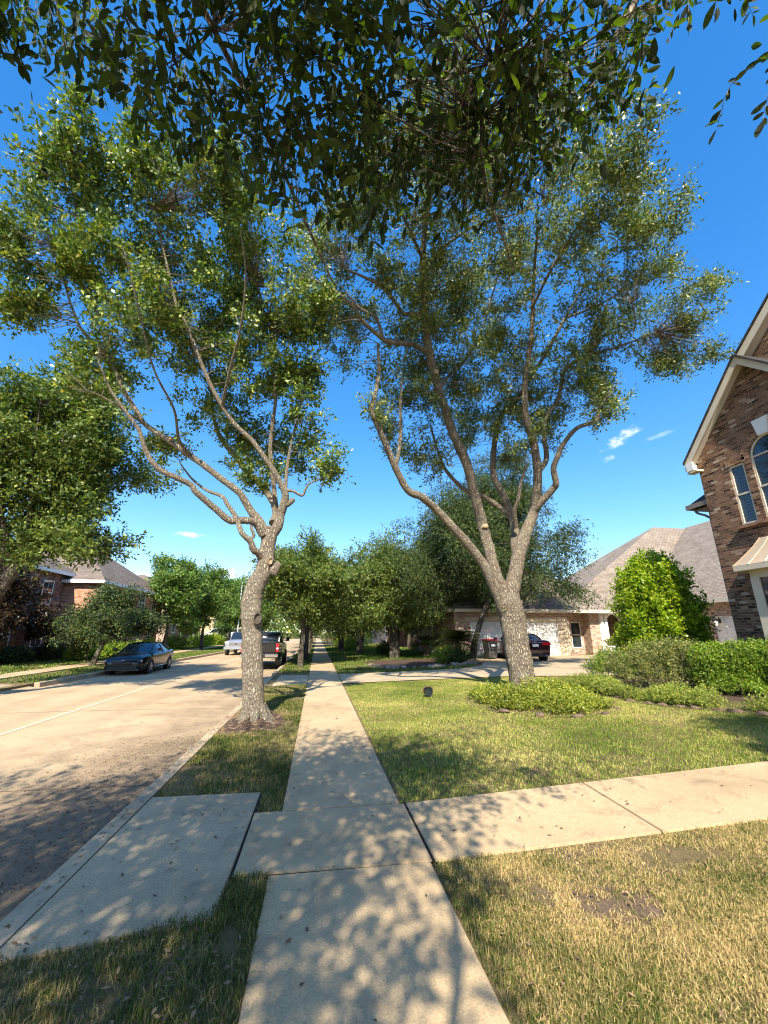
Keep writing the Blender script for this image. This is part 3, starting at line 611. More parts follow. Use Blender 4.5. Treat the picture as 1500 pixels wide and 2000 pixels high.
def clumped(blobs, n, rel, seed):
    r = np.random.default_rng(seed); out = []; mv = np.mean([np.mean(np.broadcast_to(b[1], 3)) for b in blobs])
    for c, Rr, w in blobs:
        Rr = np.array(np.broadcast_to(Rr, 3), float); k = max(3, int(n*(Rr.mean()/mv)**1.6*w**.5))
        for _ in range(k):
            d = r.standard_normal(3); d /= np.linalg.norm(d); s_ = rel*mv*r.uniform(.65, 1.4)
            out.append((np.array(c, float)+d*Rr*r.uniform(0, 1)**(1/2.2)*.92, (s_*1.1, s_*1.1, s_*.8), 1))
    return out
def foliage(blobs, n_leaf, L, asp, seed, per=11, spread=.26, gap=.0, gscale=1.1, droop=0.0, up=.35, fine=False, shell=2.0, keep=None, jit=.35):
    r = np.random.default_rng(seed); nc = int(n_leaf/per*1.25)
    C, D, k = blob_points(blobs, nc, r, shell)
    ok = n3(C, gscale, seed+7) > -1.5+gap
    if keep is not None: ok &= keep(C)
    C, D = C[ok], D[ok]; C = C[:int(n_leaf/per)]; D = D[:len(C)]; m = len(C)
    tw = D*.9+r.standard_normal((m, 3))*.5+np.array([0, 0, up-droop]); tw /= np.linalg.norm(tw, axis=1, keepdims=True)
    t = np.tile(np.linspace(-.5, .5, per), (m, 1))+r.uniform(-.05, .05, (m, per))
    sp = spread*r.uniform(.6, 1.5, (m, 1))
    P = C[:, None]+tw[:, None]*(t*sp*2)[..., None]+r.standard_normal((m, per, 3))*(spread*jit*.35)
    P[..., 2] -= droop*(t+.5)**2*sp
    ax = tw[:, None]*.55+r.standard_normal((m, per, 3))*.75+np.array([0, 0, -droop*.6]); nr = r.standard_normal((m, per, 3))*.75+np.array([0, 0, .55])
    P = P.reshape(-1, 3); ax = ax.reshape(-1, 3); nr = nr.reshape(-1, 3)
    V, F = leaves_np(P, ax, nr, L*r.uniform(.6, 1.3, len(P)), asp, r, .25, fine)
    return V, F, C, tw, sp[:, 0]
def twigs(mb, C, tw, sp, limbs, seed, n, r0=.012, lim=3.2):
    """thin twigs from the nearest wood to a share of the leaf clusters"""
    r = np.random.default_rng(seed); idx = r.permutation(len(C))[:n]; L = np.vstack(limbs)
    for i in idx:
        d = L-C[i]; d2 = (d**2).sum(1)+np.where(d[:, 2] > 0, 4*d[:, 2]**2, 0); j = int(np.argmin(d2)); A = L[j]; B = C[i]+tw[i]*sp[i]*.5
        ln = np.linalg.norm(B-A)
        if ln > lim or ln < .1: continue
        Mi = (A+B)/2+r.standard_normal(3)*ln*.1+np.array([0, 0, -.06*ln])
        mb.tube([A, Mi, B], [r0*(.5+.5*ln), r0*.6, r0*.25], 3, cap=False, spl=2)
def px_limb(pts, Yf, zmax=None):
    """traced limb: (px, py, r_px[, dY]) -> world points and radii"""
    P, rr = [], []
    for q in pts:
        Y = Yf(q[1])+(q[3] if len(q) > 3 else 0); p = at(q[0], q[1], Y)
        if zmax and p[2] > zmax: p = EYE+(p-EYE)*(zmax-EYE[2])/(p[2]-EYE[2])
        z = (p-EYE) @ c_f; P.append(p); rr.append(q[2]*z/FOC)
    return np.array(P), np.array(rr)
def px_blobs(lst, Yf, zmax, dep=1.0):
    out = []
    for q in lst:
        cx, cy, rx, ry = q[:4]; dY = q[4] if len(q) > 4 else 0; w = q[5] if len(q) > 5 else 1
        p = at(cx, cy, Yf(cy)+dY)
        if p[2] > zmax: p = EYE+(p-EYE)*(zmax-EYE[2])/(p[2]-EYE[2])
        z = (p-EYE) @ c_f; a, b = rx*z/FOC, ry*z/FOC
        out.append((p, (a, dep*(a+b)/2, b), w))
    return out
def sample_limb(P, k=5):
    Q, _ = catmull(P, np.ones(len(P)), k); return Q

def street_oak():
    Yf = lambda py: 9.7-2.1*max(0, 1000-py)/500
    T = [[(497, 1418, 27), (496, 1400, 23), (495, 1375, 21), (493, 1300, 19.5), (492, 1230, 19), (491, 1185, 19.5), (497, 1150, 18.5), (514, 1118, 16.5), (520, 1090, 15.5), (524, 1060, 14.5), (531, 1030, 12.5)],
         [(526, 1048, 11), (541, 1030, 10), (548, 1005, 8.5), (555, 982, 8), (557, 964, 7), (548, 944, 6), (533, 917, 5.5), (521, 900, 5), (507, 880, 5), (490, 858, 4.6), (460, 830, 4.4), (434, 793, 4.2), (411, 751, 4), (387, 695, 3.6), (364, 634, 3.2), (345, 597, 2.8), (322, 500, 2.2), (300, 410, 1.5)],
         [(520, 1050, 10), (506, 1018, 9), (489, 997, 7.5), (470, 965, 6.5), (447, 946, 6.4), (429, 933, 6.2), (400, 910, 6), (373, 891, 6), (327, 858, 5.2), (285, 830, 4.8), (266, 802, 4.5), (243, 765, 4.2), (219, 713, 3.8), (187, 676, 3.4), (159, 643, 3), (147, 618, 2.4), (128, 560, 1.8), (112, 480, 1.2)],
         [(514, 1045, 9, -.1), (504, 1026, 8, -.2), (492, 1018, 7.4, -.3), (470, 1016, 7.2, -.4), (448, 1016, 7, -.5), (420, 993, 6.2, -.6), (383, 961, 5.8, -.7), (373, 947, 5.6, -.7), (345, 933, 5.2, -.8), (308, 914, 5, -.8), (285, 881, 4.6, -.8), (271, 839, 4, -.8), (247, 806, 3.4, -.8), (215, 760, 2.4, -.8), (190, 700, 1.6, -.8)],
         [(534, 1022, 9, .3), (539, 1005, 7.5, .5), (536, 985, 7, .7), (524, 964, 7, .9), (507, 944, 6.5, 1.1), (485, 925, 5.4, 1.4), (462, 895, 4.6, 1.6), (429, 853, 4, 1.9), (415, 800, 3.2, 2.0), (411, 740, 2.6, 2.0), (400, 660, 2, 2.0)],
         [(512, 1090, 9, -.05), (504, 1080, 7, -.2), (495, 1073, 7, -.3), (489, 1057, 6, -.4), (474, 1043, 5.2, -.5), (467, 1027, 4.8, -.5), (459, 1007, 4.8, -.4), (444, 985, 4.2, -.3), (434, 970, 3.6, -.2), (401, 956, 2.8, 0), (373, 933, 2, .2), (352, 905, 1.2, .3)],
         [(490, 1052, 3.5, -.3), (496, 1046, 3.4, -.3), (492, 1034, 3.2, -.3), (491, 1026, 2.8, -.3)],
         [(557, 958, 4), (572, 959, 2.8), (590, 968, 2.4), (597, 955, 2.3), (605, 944, 1.9), (630, 934, 1.5), (648, 925, 1)],
         [(553, 988, 6), (563, 984, 5.6), (571, 977, 5), (574, 974, 3.4)],
         [(540, 1000, 5, .5), (533, 930, 4.2, .6), (528, 880, 4, .7), (532, 830, 3.6, .7), (538, 783, 3.2, .7), (533, 727, 2.6, .7), (520, 640, 2, .6), (505, 560, 1.4, .5)],
         [(557, 964, 4, .2), (560, 920, 3, .4), (568, 870, 2.6, .5), (585, 800, 2, .6), (600, 740, 1.4, .6)],
         [(373, 891, 4), (350, 860, 3, -.4), (340, 800, 2.4, -.8), (300, 720, 2, -1.2), (270, 600, 1.5, -1.5), (240, 480, 1, -1.6)],
         [(434, 793, 3.4), (450, 720, 2.8, -.5), (470, 640, 2.3, -.9), (480, 540, 1.8, -1.2), (470, 450, 1.2, -1.4)],
         [(285, 830, 3.4), (240, 800, 2.2, -.4), (200, 775, 1.5, -.6), (170, 762, 1, -.7)],
         [(243, 765, 3), (200, 650, 2, 0.4), (170, 540, 1.6, .3), (150, 420, 1.2, 0), (125, 300, .8, -.3)]]
    root = empty('oak_tree', tuple(np.append(onground(497, 1410)[:2], -.02)), 0, 'slender crooked oak with swollen kinked trunk between curb and sidewalk', 'tree', 'oaks along the street')
    loc = np.array(root.location); mb = MB(); r = np.random.default_rng(21); limbs = []
    for i, t in enumerate(T):
        P, rr = px_limb(t, Yf, 11.5)
        if i == 0: P[0][2] = -.12; P[1][2] = .05
        limbs.append(sample_limb(P, 6))
        mb.tube(P-loc, rr, 18 if i == 0 else 10 if i < 6 else 7, spl=5, wob=.045 if i < 6 else .03, rng=r)
    for k in range(7):
        t = k*.9+.3; d = np.array([math.cos(t), math.sin(t), 0]); mb.tube([d*.1+np.array([0, 0, .3]), d*.27+np.array([0, 0, .1]), d*r.uniform(.42, .6)+np.array([0, 0, -.03])], [.13, .085, .03], 7, spl=4)
    for px, py, rp in ((536, 1113, 10), (541, 1106, 8), (486, 1184, 9), (529, 1093, 6)):   # burls on the bend
        p = at(px, py, 9.62); k = rp*(p-EYE) @ c_f/FOC; bm = bmesh.new(); bmesh.ops.create_icosphere(bm, subdivisions=2, radius=k)
        for v in bm.verts: v.co *= 1+.12*r.standard_normal(); v.co.z *= 1.3
        bmesh.ops.translate(bm, vec=Vector(p-loc), verts=bm.verts); mb.bm(bm)
    B = [(125, 265, 55, 65), (70, 420, 75, 85), (30, 480, 60, 80), (205, 330, 95, 95), (330, 420, 130, 110, .5), (120, 520, 125, 90), (255, 560, 150, 90), (400, 560, 150, 110, .6), (480, 450, 110, 90, .3),
         (520, 610, 105, 90, .6), (475, 720, 115, 80, .9), (560, 750, 70, 85, .8), (585, 840, 45, 55, .6), (648, 915, 26, 34, 0, 1.6), (210, 730, 62, 55), (190, 760, 45, 30), (380, 680, 120, 70, 1), (320, 862, 34, 26, .3, .9),
         (480, 855, 85, 60, 1.6), (545, 900, 60, 40, 1.2), (420, 800, 80, 50, 1.5), (500, 940, 30, 24, 1, .6), (60, 580, 60, 35), (150, 190, 30, 34, 0, .7), (70, 300, 34, 28, 0, .7), (430, 350, 90, 80, .4), (300, 300, 60, 70, .3), (600, 640, 38, 50, .6), (250, 640, 70, 50, -1), (590, 720, 46, 40, .6), (30, 610, 40, 24, 0, .7), (620, 560, 40, 45, .3)]
    blobs = px_blobs(B, Yf, 11.2, 1.05)
    V, F, C, tw, sp = foliage(clumped(blobs, 11, .36, 301), 92000, .10, .48, 31, per=14, spread=.20, gap=.88, gscale=2.6, up=.5, jit=.36, shell=1.4)
    twigs(mb, C-loc, tw, sp, [l-loc for l in limbs[1:]], 5, 1100, .009)
    mb.build('trunk', M['barkA'], root, 60)
    link('crown', np_mesh('crown', V-loc, F), M['oakleaf'], root)
    # pruning scars
    for px, py, rx, ry, dy in ((528, 1096, 4.2, 6.5, -.22), (503, 1208, 7.5, 10.5, -.26), (333, 856, 5, 2.6, -.1)):
        p = at(px, py, (Yf(py)+dy)); k = ((p-EYE) @ c_f)/FOC; m2 = MB(); m2.lathe([(1.0, -.03), (1.15, .0), (1.1, .02), (.8, .03), (.78, .018), (0, .02)], 16)
        o = m2.build('pruning_scar', M['cut'] if ry != 10.5 else M['barkA'], root, 40); o.location = Vector(p-loc); o.rotation_euler = (R(88), 0, R(14)); o.scale = (rx*k, ry*k, 1.0)
    return root

def yard_oak():
    YB = float(onground(1022, 1352)[1])
    Yf = lambda py: YB-3.2*max(0, 1000-py)/500
    T = [[(1025, 1362, 29), (1024, 1350, 26), (1018, 1310, 24), (1011, 1270, 24), (1002, 1215, 24), (993, 1180, 25), (988, 1160, 22)],
         [(990, 1185, 15), (980, 1150, 13), (972, 1132, 12), (962, 1100, 11), (954, 1069, 10.5), (946, 1040, 10), (939, 1012, 10), (927, 967, 9.6), (913, 911, 9.2), (889, 855, 9), (875, 817, 8.8), (857, 761, 8.4), (843, 710, 8.2), (833, 654, 8), (829, 593, 7.4), (828, 547, 7), (826, 500, 6.4), (832, 430, 5.2), (846, 350, 4), (850, 260, 2.6)],
         [(985, 1190, 13, -.1), (972, 1160, 11, -.2), (958, 1130, 9.6, -.3), (942, 1099, 9, -.4), (912, 1060, 8.6, -.5), (882, 1027, 8.2, -.6), (852, 995, 7.8, -.7), (824, 971, 7.5, -.8), (796, 957, 7, -.8), (773, 915, 6.6, -.8), (754, 869, 6, -.8), (740, 836, 5.6, -.8), (726, 803, 5, -.8), (733, 770, 4.2, -.7), (740, 730, 3.4, -.6), (738, 670, 2.2, -.6)],
         [(773, 915, 4, -.8), (780, 873, 3.8, -.7), (783, 830, 3.4, -.6), (782, 789, 2.8, -.5), (785, 740, 1.8, -.4)],
         [(838, 688, 6), (823, 680, 5.4, -.1), (800, 672, 5, -.2), (759, 668, 4.8, -.4), (745, 659, 4.6, -.5), (712, 631, 4.2, -.6), (684, 593, 3.8, -.7), (647, 565, 3, -.8), (610, 545, 2, -.8)],
         [(748, 662, 3.6, -.5), (742, 638, 3, -.5), (731, 617, 2.8, -.6), (700, 600, 2.2, -.7), (668, 560, 1.5, -.8)],
         [(832, 616, 5), (806, 614, 4.6, -.1), (787, 612, 4.2, -.2), (773, 593, 3.8, -.3), (749, 561, 3.4, -.4), (717, 544, 3, -.5), (670, 523, 2, -.6)],
         [(996, 1175, 17), (1000, 1150, 15.5), (1005, 1126, 14.5), (1014, 1080, 13), (1029, 1036, 11.5), (1042, 1002, 9.5), (1048, 965, 8.8), (1050, 920, 8.2), (1043, 869, 7.4), (1029, 822, 6.8), (1025, 780, 6), (1027, 733, 5.4), (1035, 680, 4.6), (1040, 620, 4), (1043, 540, 3), (1050, 440, 2)],
         [(1010, 1090, 10, .3), (1006, 1060, 9, .5), (1006, 1036, 8.2, .6), (999, 1009, 7.6, .7), (983, 967, 7, .8), (966, 935, 6.6, .9), (963, 900, 6, 1.0), (968, 850, 5.4, 1.1), (978, 815, 5, 1.1), (1010, 780, 4.6, 1.0), (1040, 730, 4.2, .9), (1066, 690, 3.6, .8), (1104, 621, 3, .8), (1140, 560, 2, .7)],
         [(1040, 1000, 8), (1062, 975, 7, -.2), (1080, 955, 6.4, -.3), (1086, 943, 6.2, -.4), (1081, 915, 5.8, -.4), (1090, 890, 5.4, -.5), (1099, 869, 5, -.5), (1127, 836, 4.2, -.6), (1165, 822, 3.6, -.7), (1169, 799, 3, -.7), (1190, 770, 1.8, -.7)],
         [(1049, 925, 5.6), (1067, 897, 5.2, .2), (1064, 860, 4.8, .2), (1062, 827, 4.4, .2), (1075, 800, 4, .2), (1090, 780, 3.8, .2), (1104, 724, 3.2, .2), (1141, 696, 2.8, 0), (1207, 677, 2.2, -.2), (1280, 650, 1.4, -.4)],
         [(1000, 1012, 6, .7), (975, 990, 5.4, .8), (945, 971, 5, .9), (922, 963, 4.6, 1), (899, 950, 4.2, 1.1), (866, 911, 3.4, 1.2), (852, 869, 2.6, 1.3), (840, 830, 1.6, 1.3)],
         [(1008, 1030, 5, .2), (1005, 1000, 4.4, -.1), (1012, 975, 4, -.2), (1018, 940, 3, -.2), (1030, 905, 2, -.2)],
         [(857, 761, 4), (880, 730, 3.2, .6), (910, 700, 2.8, .9), (940, 650, 2.2, 1), (960, 580, 1.6, 1), (985, 500, 1, .9)],
         [(828, 520, 4), (870, 480, 3.2, .2), (930, 440, 2.4, .3), (1000, 420, 1.6, .2), (1060, 400, 1, 0)],
         [(826, 505, 3.8), (800, 450, 3, -.4), (770, 380, 2.2, -.6), (745, 300, 1.4, -.6)],
         [(1104, 621, 2.6, .8), (1160, 600, 2.2, .4), (1235, 560, 1.7, 0), (1300, 540, 1.2, -.2), (1370, 555, .7, -.3)],
         [(1141, 696, 2.4, 0), (1200, 640, 2, -.4), (1240, 640, 1.6, -.8), (1235, 590, 1.2, -1)],
         [(1040, 600, 3), (1080, 520, 2.4, -.4), (1130, 440, 1.8, -.6), (1200, 360, 1.1, -.7)]]
    b0 = onground(1024, 1352)
    root = empty('oak_tree', (b0[0], b0[1], float(H(b0[0]))-.02), 0, 'big spreading oak forking low into two stems inside a ring of ground cover', 'tree')
    loc = np.array(root.location); mb = MB(); r = np.random.default_rng(22); limbs = []
    for i, t in enumerate(T):
        P, rr = px_limb(t, Yf, 12.6)
        if i == 0: P[0] = P[1]*1.0; P[0][2] -= .2
        limbs.append(sample_limb(P, 6))
        mb.tube(P-loc, rr, 18 if i == 0 else 12 if i in (1, 2, 7) else 8, spl=5, wob=.05 if i < 3 else .035, rng=r)
    for k in range(7):
        t = k*.9; d = np.array([math.cos(t), math.sin(t), 0]); mb.tube([d*.18+np.array([0, 0, .45]), d*.4+np.array([0, 0, .12]), d*r.uniform(.6, .85)+np.array([0, 0, -.04])], [.17, .11, .03], 7, spl=4)
    B = [(750, 520, 150, 100), (650, 480, 80, 80), (690, 615, 85, 45), (590, 560, 45, 50), (742, 740, 26, 46), (742, 800, 14, 26, -.7), (815, 760, 80, 80, .3), (830, 880, 45, 60, .8), (900, 640, 120, 100, .6), (1000, 560, 140, 110, .4), (1120, 450, 140, 110), (1215, 340, 70, 90, -.3),
         (1240, 470, 120, 90, -.2), (1300, 590, 100, 75, -.2), (1200, 670, 130, 70), (1310, 690, 70, 36, -.3), (1100, 720, 110, 80, .4), (1170, 800, 50, 46, -.6), (980, 750, 100, 80, .9), (900, 400, 150, 110, .2), (1000, 260, 150, 120), (850, 200, 140, 130), (1130, 280, 85, 95, -.2),
         (780, 350, 115, 100, -.4), (1385, 560, 34, 30, -.3, .6), (1350, 640, 40, 50, -.3, .7), (1400, 690, 22, 22, -.3, .4), (920, 830, 60, 50, 1.2), (1000, 860, 50, 36, .2), (1075, 850, 30, 50, .3, .7), (640, 640, 40, 30, -.6, .6), (700, 420, 90, 70, -.5), (1250, 260, 26, 34, -.3, .5), (800, 640, 60, 60), (1300, 420, 46, 46, -.2, .8), (860, 560, 90, 80, .6), (880, 760, 80, 55, 1.0), (945, 815, 66, 46, 1.1), (1060, 800, 50, 50, .6), (830, 700, 55, 55, .7), (1000, 680, 90, 70, .7), (1135, 760, 60, 46, .3), (780, 840, 40, 46, .6, .7), (1010, 900, 40, 30, .9, .7), (690, 690, 30, 30, -.2, .6)]
    blobs = px_blobs(B, Yf, 12.4, 1.05)
    V, F, C, tw, sp = foliage(clumped(blobs, 12, .34, 302), 146000, .112, .37, 32, per=14, spread=.25, gap=.95, gscale=2.2, up=.45, jit=.36, shell=1.4)
    twigs(mb, C-loc, tw, sp, [l-loc for l in limbs[1:]], 6, 1500, .010)
    mb.build('trunk', M['barkB'], root, 60)
    link('crown', np_mesh('crown', V-loc, F), M['yardleaf'], root)
    for px, py, rx, ry, dy in ((852, 725, 4.6, 5.5, -.16), (817, 616, 4.4, 6.5, -.16), (948, 1027, 5, 4, -.22)):
        p = at(px, py, Yf(py)+dy); k = ((p-EYE) @ c_f)/FOC; m2 = MB(); m2.lathe([(1.0, -.06), (1.12, .0), (.9, .02), (0, .015)], 14)
        o = m2.build('pruning_scar', M['cut'], root, 40); o.location = Vector(p-loc); o.rotation_euler = (R(85), 0, R(-15)); o.scale = (rx*k, ry*k, 1)
    return root

BND = [(-200, 60), (0, 100), (40, 60), (60, 90), (100, 150), (150, 140), (190, 185), (240, 220), (260, 300), (330, 315), (400, 315), (450, 350), (500, 400), (600, 420), (680, 450), (722, 500), (770, 440), (800, 420), (850, 420), (900, 430), (965, 415), (990, 440), (1020, 390), (1060, 350), (1120, 330), (1180, 260), (1215, 215), (1240, 170), (1262, 70), (1290, 40), (1312, 130), (1335, 90), (1400, 75), (1440, 55), (1500, 50), (1700, 0)]
def overhead_oak():
    bx, by = np.array(BND).T
    def keep(C, m=0):
        x, y, z = proj(C); inside = (z > .15) & (x > -90) & (x < 1590) & (y > -80) & (y < 2100)
        lim = np.interp(x, bx, by); ok = ~inside | (y < lim-18-np.random.default_rng(9).uniform(0, 1, len(C))**1.4*290)
        return ok & (np.linalg.norm(C-EYE, axis=1) > 1.55)
    root = empty('oak_tree', (-1.25, -4.7, -.02), 0, 'oak overhead whose dark leafy twigs hang across the top of the picture', 'tree', 'oaks along the street')
    loc = np.array(root.location); r = np.random.default_rng(41); mb = MB()
    L = [[(-1.25, -4.7, -.15), (-1.22, -4.68, .2), (-1.3, -4.6, 1.4), (-1.2, -4.5, 2.4)],
         [(-1.2, -4.5, 2.35), (-1.0, -3.5, 3.6), (-.1, -2.4, 4.6), (.1, -.9, 4.8), (.9, .2, 5.1), (.8, 1.5, 4.6), (1.3, 2.2, 4.3)],
         [(-1.2, -4.5, 2.35), (-1.6, -3.2, 3.8), (-1.8, -1.5, 4.7), (-1.4, .3, 5.1), (-.6, 1.8, 5.0), (0, 2.8, 4.6)],
         [(-1.2, -4.5, 2.35), (-2.5, -3.5, 3.9), (-3.6, -2.2, 4.8), (-4.2, -.7, 5.3), (-3.6, 1.0, 5.4)],
         [(-1.2, -4.5, 2.4), (-1.3, -4.2, 4.2), (-1.2, -3.2, 6.0), (-.9, -1.8, 7.2), (-.5, -.4, 7.7)],
         [(-1.2, -4.5, 2.5), (-.5, -4.8, 4.2), (.2, -4.9, 5.3)],
         [(-1.2, -4.6, 2.6), (-1.8, -5.6, 4.4), (-2.2, -6.6, 5.8)],
         [(-1.8, -1.5, 4.7), (-2.3, 0, 4.6), (-2.6, 1.6, 4.4)], [(-.9, -1.8, 7.2), (.3, -.6, 7.2), (1.0, .6, 6.8)]]
    rad = [[.22, .17, .15, .14]]+[[.045, .036, .028, .022, .016, .011, .006], [.05, .04, .032, .024, .016, .008]]+[[.05, .04, .03, .02, .01]]*2+[[.06, .04, .015]]+[[.08, .05, .02]]+[[.025, .018, .008], [.03, .022, .01]]
    limbs = []
    for i, (a, b) in enumerate(zip(L, rad)):
        a = np.array(a, float); limbs.append(sample_limb(a, 6)); mb.tube(a-loc, b, 14 if i == 0 else 8, spl=5, wob=.04, rng=r)
    # canopy volume
    B = [((-.4, 1.0, 4.7), (2.6, 2.0, .9), 2.2), ((1.0, 1.3, 4.6), (1.6, 1.4, .8), 1.7), ((-2.6, .8, 4.9), (1.7, 1.6, 1.0), 1.4),
         ((.3, 1.7, 4.1), (1.5, 1.0, .55), 2.6), ((-.9, 1.6, 4.0), (1.2, .9, .5), 1.8), ((.2, 2.6, 4.6), (1.5, 1.0, .7), 1.8), ((2.2, .9, 4.6), (1.1, 1.0, .7), .9)]
    V, F, C, tw, sp = foliage(B, 27000, .070, .38, 51, per=13, spread=.19, gap=1.1, gscale=2.8, droop=.55, up=.1, fine=True, shell=.6, keep=keep)
    B2 = [((-2.6, -2.3, 5.5), (3.2, 2.4, 1.3), 1.2), ((-4.8, -1.4, 5.4), (2.4, 2.2, 1.2), 1.2), ((-1.6, -3.2, 5.6), (1.6, 2.0, 1.4), 1), ((-1.3, -1.4, 7.0), (1.9, 1.8, 1.0), .9), ((-2.2, -.4, 5.0), (2.6, 1.2, .8), 1.2), ((-2, -5.6, 5.4), (2.4, 1.8, 1.4), .6)]
    V3, F3, C3, tw3, sp3 = foliage(B2, 34000, .105, .5, 52, per=11, spread=.22, gap=1.0, gscale=1.5, shell=1.0, keep=keep)
    Vs, Fs, n0 = [V], [F], len(V)
    # hanging sprigs along the ragged lower edge
    sprigs = []
    for px in list(range(-20, 1260, 22))+[1300, 1306, 1345, 1400, 1470]:
        lim = float(np.interp(px, bx, by))
        for _ in range(3 if px < 1260 else 1):
            y1 = lim-r.uniform(0, 60); d = r.uniform(2.0, 3.1)
            P0 = EYE+ray(px+r.uniform(-40, 40), y1-150)*d*1.02; P1 = EYE+ray(px, y1)*d; sprigs.append((P0, P1))
    for d, (a, b, c) in ((1.9, ((1520, 90), (1475, 150), (1400, 252))), (1.75, ((1560, 40), (1520, 150), (1490, 235)))): sprigs.append((EYE+ray(*a)*d, EYE+ray(*c)*d))
    for k in range(5): sprigs.append((EYE+ray(-30, 10+12*k)*2.0, EYE+ray(10+9*k, 60+10*k)*2.0))
    PP, AA, NN = [], [], []
    for P0, P1 in sprigs:
        m = 8; ln = np.linalg.norm(P1-P0); side = r.standard_normal(3); Mi = (P0+P1)/2+r.standard_normal(3)*.03
        pts = sample_limb(np.array([P0, Mi, P1]), 6); mb.tube(pts[::2]-loc, np.linspace(.0022, .001, len(pts[::2])), 4, cap=False)
        for j in range(m*2):
            t = (j+.6)/(m*2)*(len(pts)-1); i0 = min(int(t), len(pts)-2); p = pts[i0]+(pts[i0+1]-pts[i0])*(t-i0); dr = (P1-P0)/ln
            s = np.cross(dr, side); s /= np.linalg.norm(s); PP.append(p); AA.append(dr*.5+s*(1 if j % 2 else -1)*.7+r.standard_normal(3)*.4+np.array([0, 0, -.35])); NN.append(r.standard_normal(3)*.6+np.array([0, -.3, .6]))
        PP.append(P1); AA.append(P1-P0); NN.append(np.array([.2, -.3, .8]))
    PP, AA, NN = map(np.array, (PP, AA, NN))
    V2, F2 = leaves_np(PP, AA, NN, .068*r.uniform(.6, 1.25, len(PP)), .40, r, .2, True)
    twigs(mb, C-loc, tw, sp, [l-loc for l in limbs[1:]], 8, 900, .006, lim=1.1)
    # two bare branches that show through the leaves
    for t in ([(1250, -20, 7), (1228, 30, 6.5), (1200, 75, 5.5), (1190, 110, 4), (1150, 170, 3)], [(1068, -10, 4), (1030, 50, 4), (980, 110, 3.6), (940, 160, 3), (890, 195, 2.4)], [(346, 0, 1), (340, 80, .9), (327, 180, .7)], [(560, 0, 1.2), (575, 60, 1), (580, 110, .7)]):
        P = np.array([EYE+ray(q[0], q[1])*2.15 for q in t]); mb.tube(P-loc, [q[2]*2.15/FOC for q in t], 6, spl=4)
    mb.build('trunk', M['barkB'], root, 60)
    nv = len(V); V = np.vstack([V, V2]); F = [np.vstack([F[0], F2[0]+nv]), np.vstack([F[1], F2[1]+nv])]
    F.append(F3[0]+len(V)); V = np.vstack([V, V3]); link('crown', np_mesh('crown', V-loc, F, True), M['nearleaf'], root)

def gen_tree(name, loc, h, th, Rc, label, seed, leaf, bark, nleaf, L, asp=.45, nl=6, tr=.16, lean=(0, 0), droop=0.0, flat=.75, gap=.5, spread=.3, group=None, low=.45, ntw=250, multi=1, elr=(.35,), extra=()):
    r = np.random.default_rng(seed); root = empty(name, loc, 0, label, 'tree', group); mb = MB(); limbs = []; blobs = []
    lean = np.array([lean[0], lean[1], 0.0])
    for s in range(multi):
        a0 = 2*np.pi*s/max(multi, 1)+.6; off = np.array([math.cos(a0), math.sin(a0), 0])*tr*1.1*(multi > 1)
        top = lean*th+off*2.4+np.array([0, 0, th]); P = [off+np.array([0, 0, -.15]), off*1.1+lean*th*.3+np.array([r.uniform(-.06, .06), r.uniform(-.06, .06), th*.4]), top]
        mb.tube(P, [tr*1.45, tr, tr*.85], 10, spl=5, wob=.05, rng=r)
        for k in range(nl):
            a = 2*np.pi*(k+r.uniform(-.3, .3))/nl+s*1.1; el = r.uniform(elr[0], 1.25); d = np.array([math.cos(a)*math.cos(el), math.sin(a)*math.cos(el), math.sin(el)])
            ln = np.array([Rc, Rc, h-th]) * np.array([.86, .86, .82]); e = top+d*ln*r.uniform(.7, 1.0)
            m1 = top+(e-top)*.35+np.array([0, 0, .15*(h-th)*(.6-d[2])])+r.standard_normal(3)*.12; m2 = top+(e-top)*.7+np.array([0, 0, .1*(h-th)*(.6-d[2])])+r.standard_normal(3)*.15
            q = np.array([top-np.array([0, 0, .1]), m1, m2, e]); mb.tube(q, [tr*.55, tr*.36, tr*.2, tr*.06], 6, spl=4, wob=.04, rng=r); limbs.append(sample_limb(q, 6))
            blobs.append((m2+np.array([0, 0, .05*h]), (Rc*.42, Rc*.42, (h-th)*.24*flat+.3), 1)); blobs.append((e, (Rc*.36, Rc*.36, (h-th)*.2*flat+.25), 1))
            b2 = m1+np.array([-d[1], d[0], .4])*Rc*.4*r.choice([-1, 1]); q2 = np.array([m1, (m1+b2)/2+np.array([0, 0, .1]), b2]); mb.tube(q2, [tr*.25, tr*.15, tr*.05], 5, spl=3); limbs.append(sample_limb(q2, 5)); blobs.append((b2+np.array([0, 0, .2]), (Rc*.36, Rc*.36, (h-th)*.2*flat+.2), .9))
    c = lean*th+np.array([0, 0, th+(h-th)*low]); blobs.append((c+lean*h*.2, (Rc*.72, Rc*.72, (h-th)*.42), .7)); blobs.append((c+lean*h*.3+np.array([0, 0, (h-th)*.32]), (Rc*.5, Rc*.5, (h-th)*.25), .8))
    blobs += list(extra)
    if droop:
        for k in range(9):
            a = 2*np.pi*k/9+r.uniform(-.2, .2); blobs.append((c+np.array([math.cos(a)*Rc*.85, math.sin(a)*Rc*.85, -(h-th)*r.uniform(.2, .45)]), (Rc*.24, Rc*.24, (h-th)*.3), .8))
    V, F, C, tw, sp = foliage(clumped(blobs, 8, .42, seed+5), nleaf, L, asp, seed+1, per=10, spread=spread*.8, gap=gap, gscale=3.2/max(Rc, 1), droop=droop, shell=1.6)
    twigs(mb, C, tw, sp, limbs, seed+2, ntw, .012)
    mb.build('trunk', bark, root, 60); link('crown', np_mesh('crown', V, F), leaf, root)
    return root
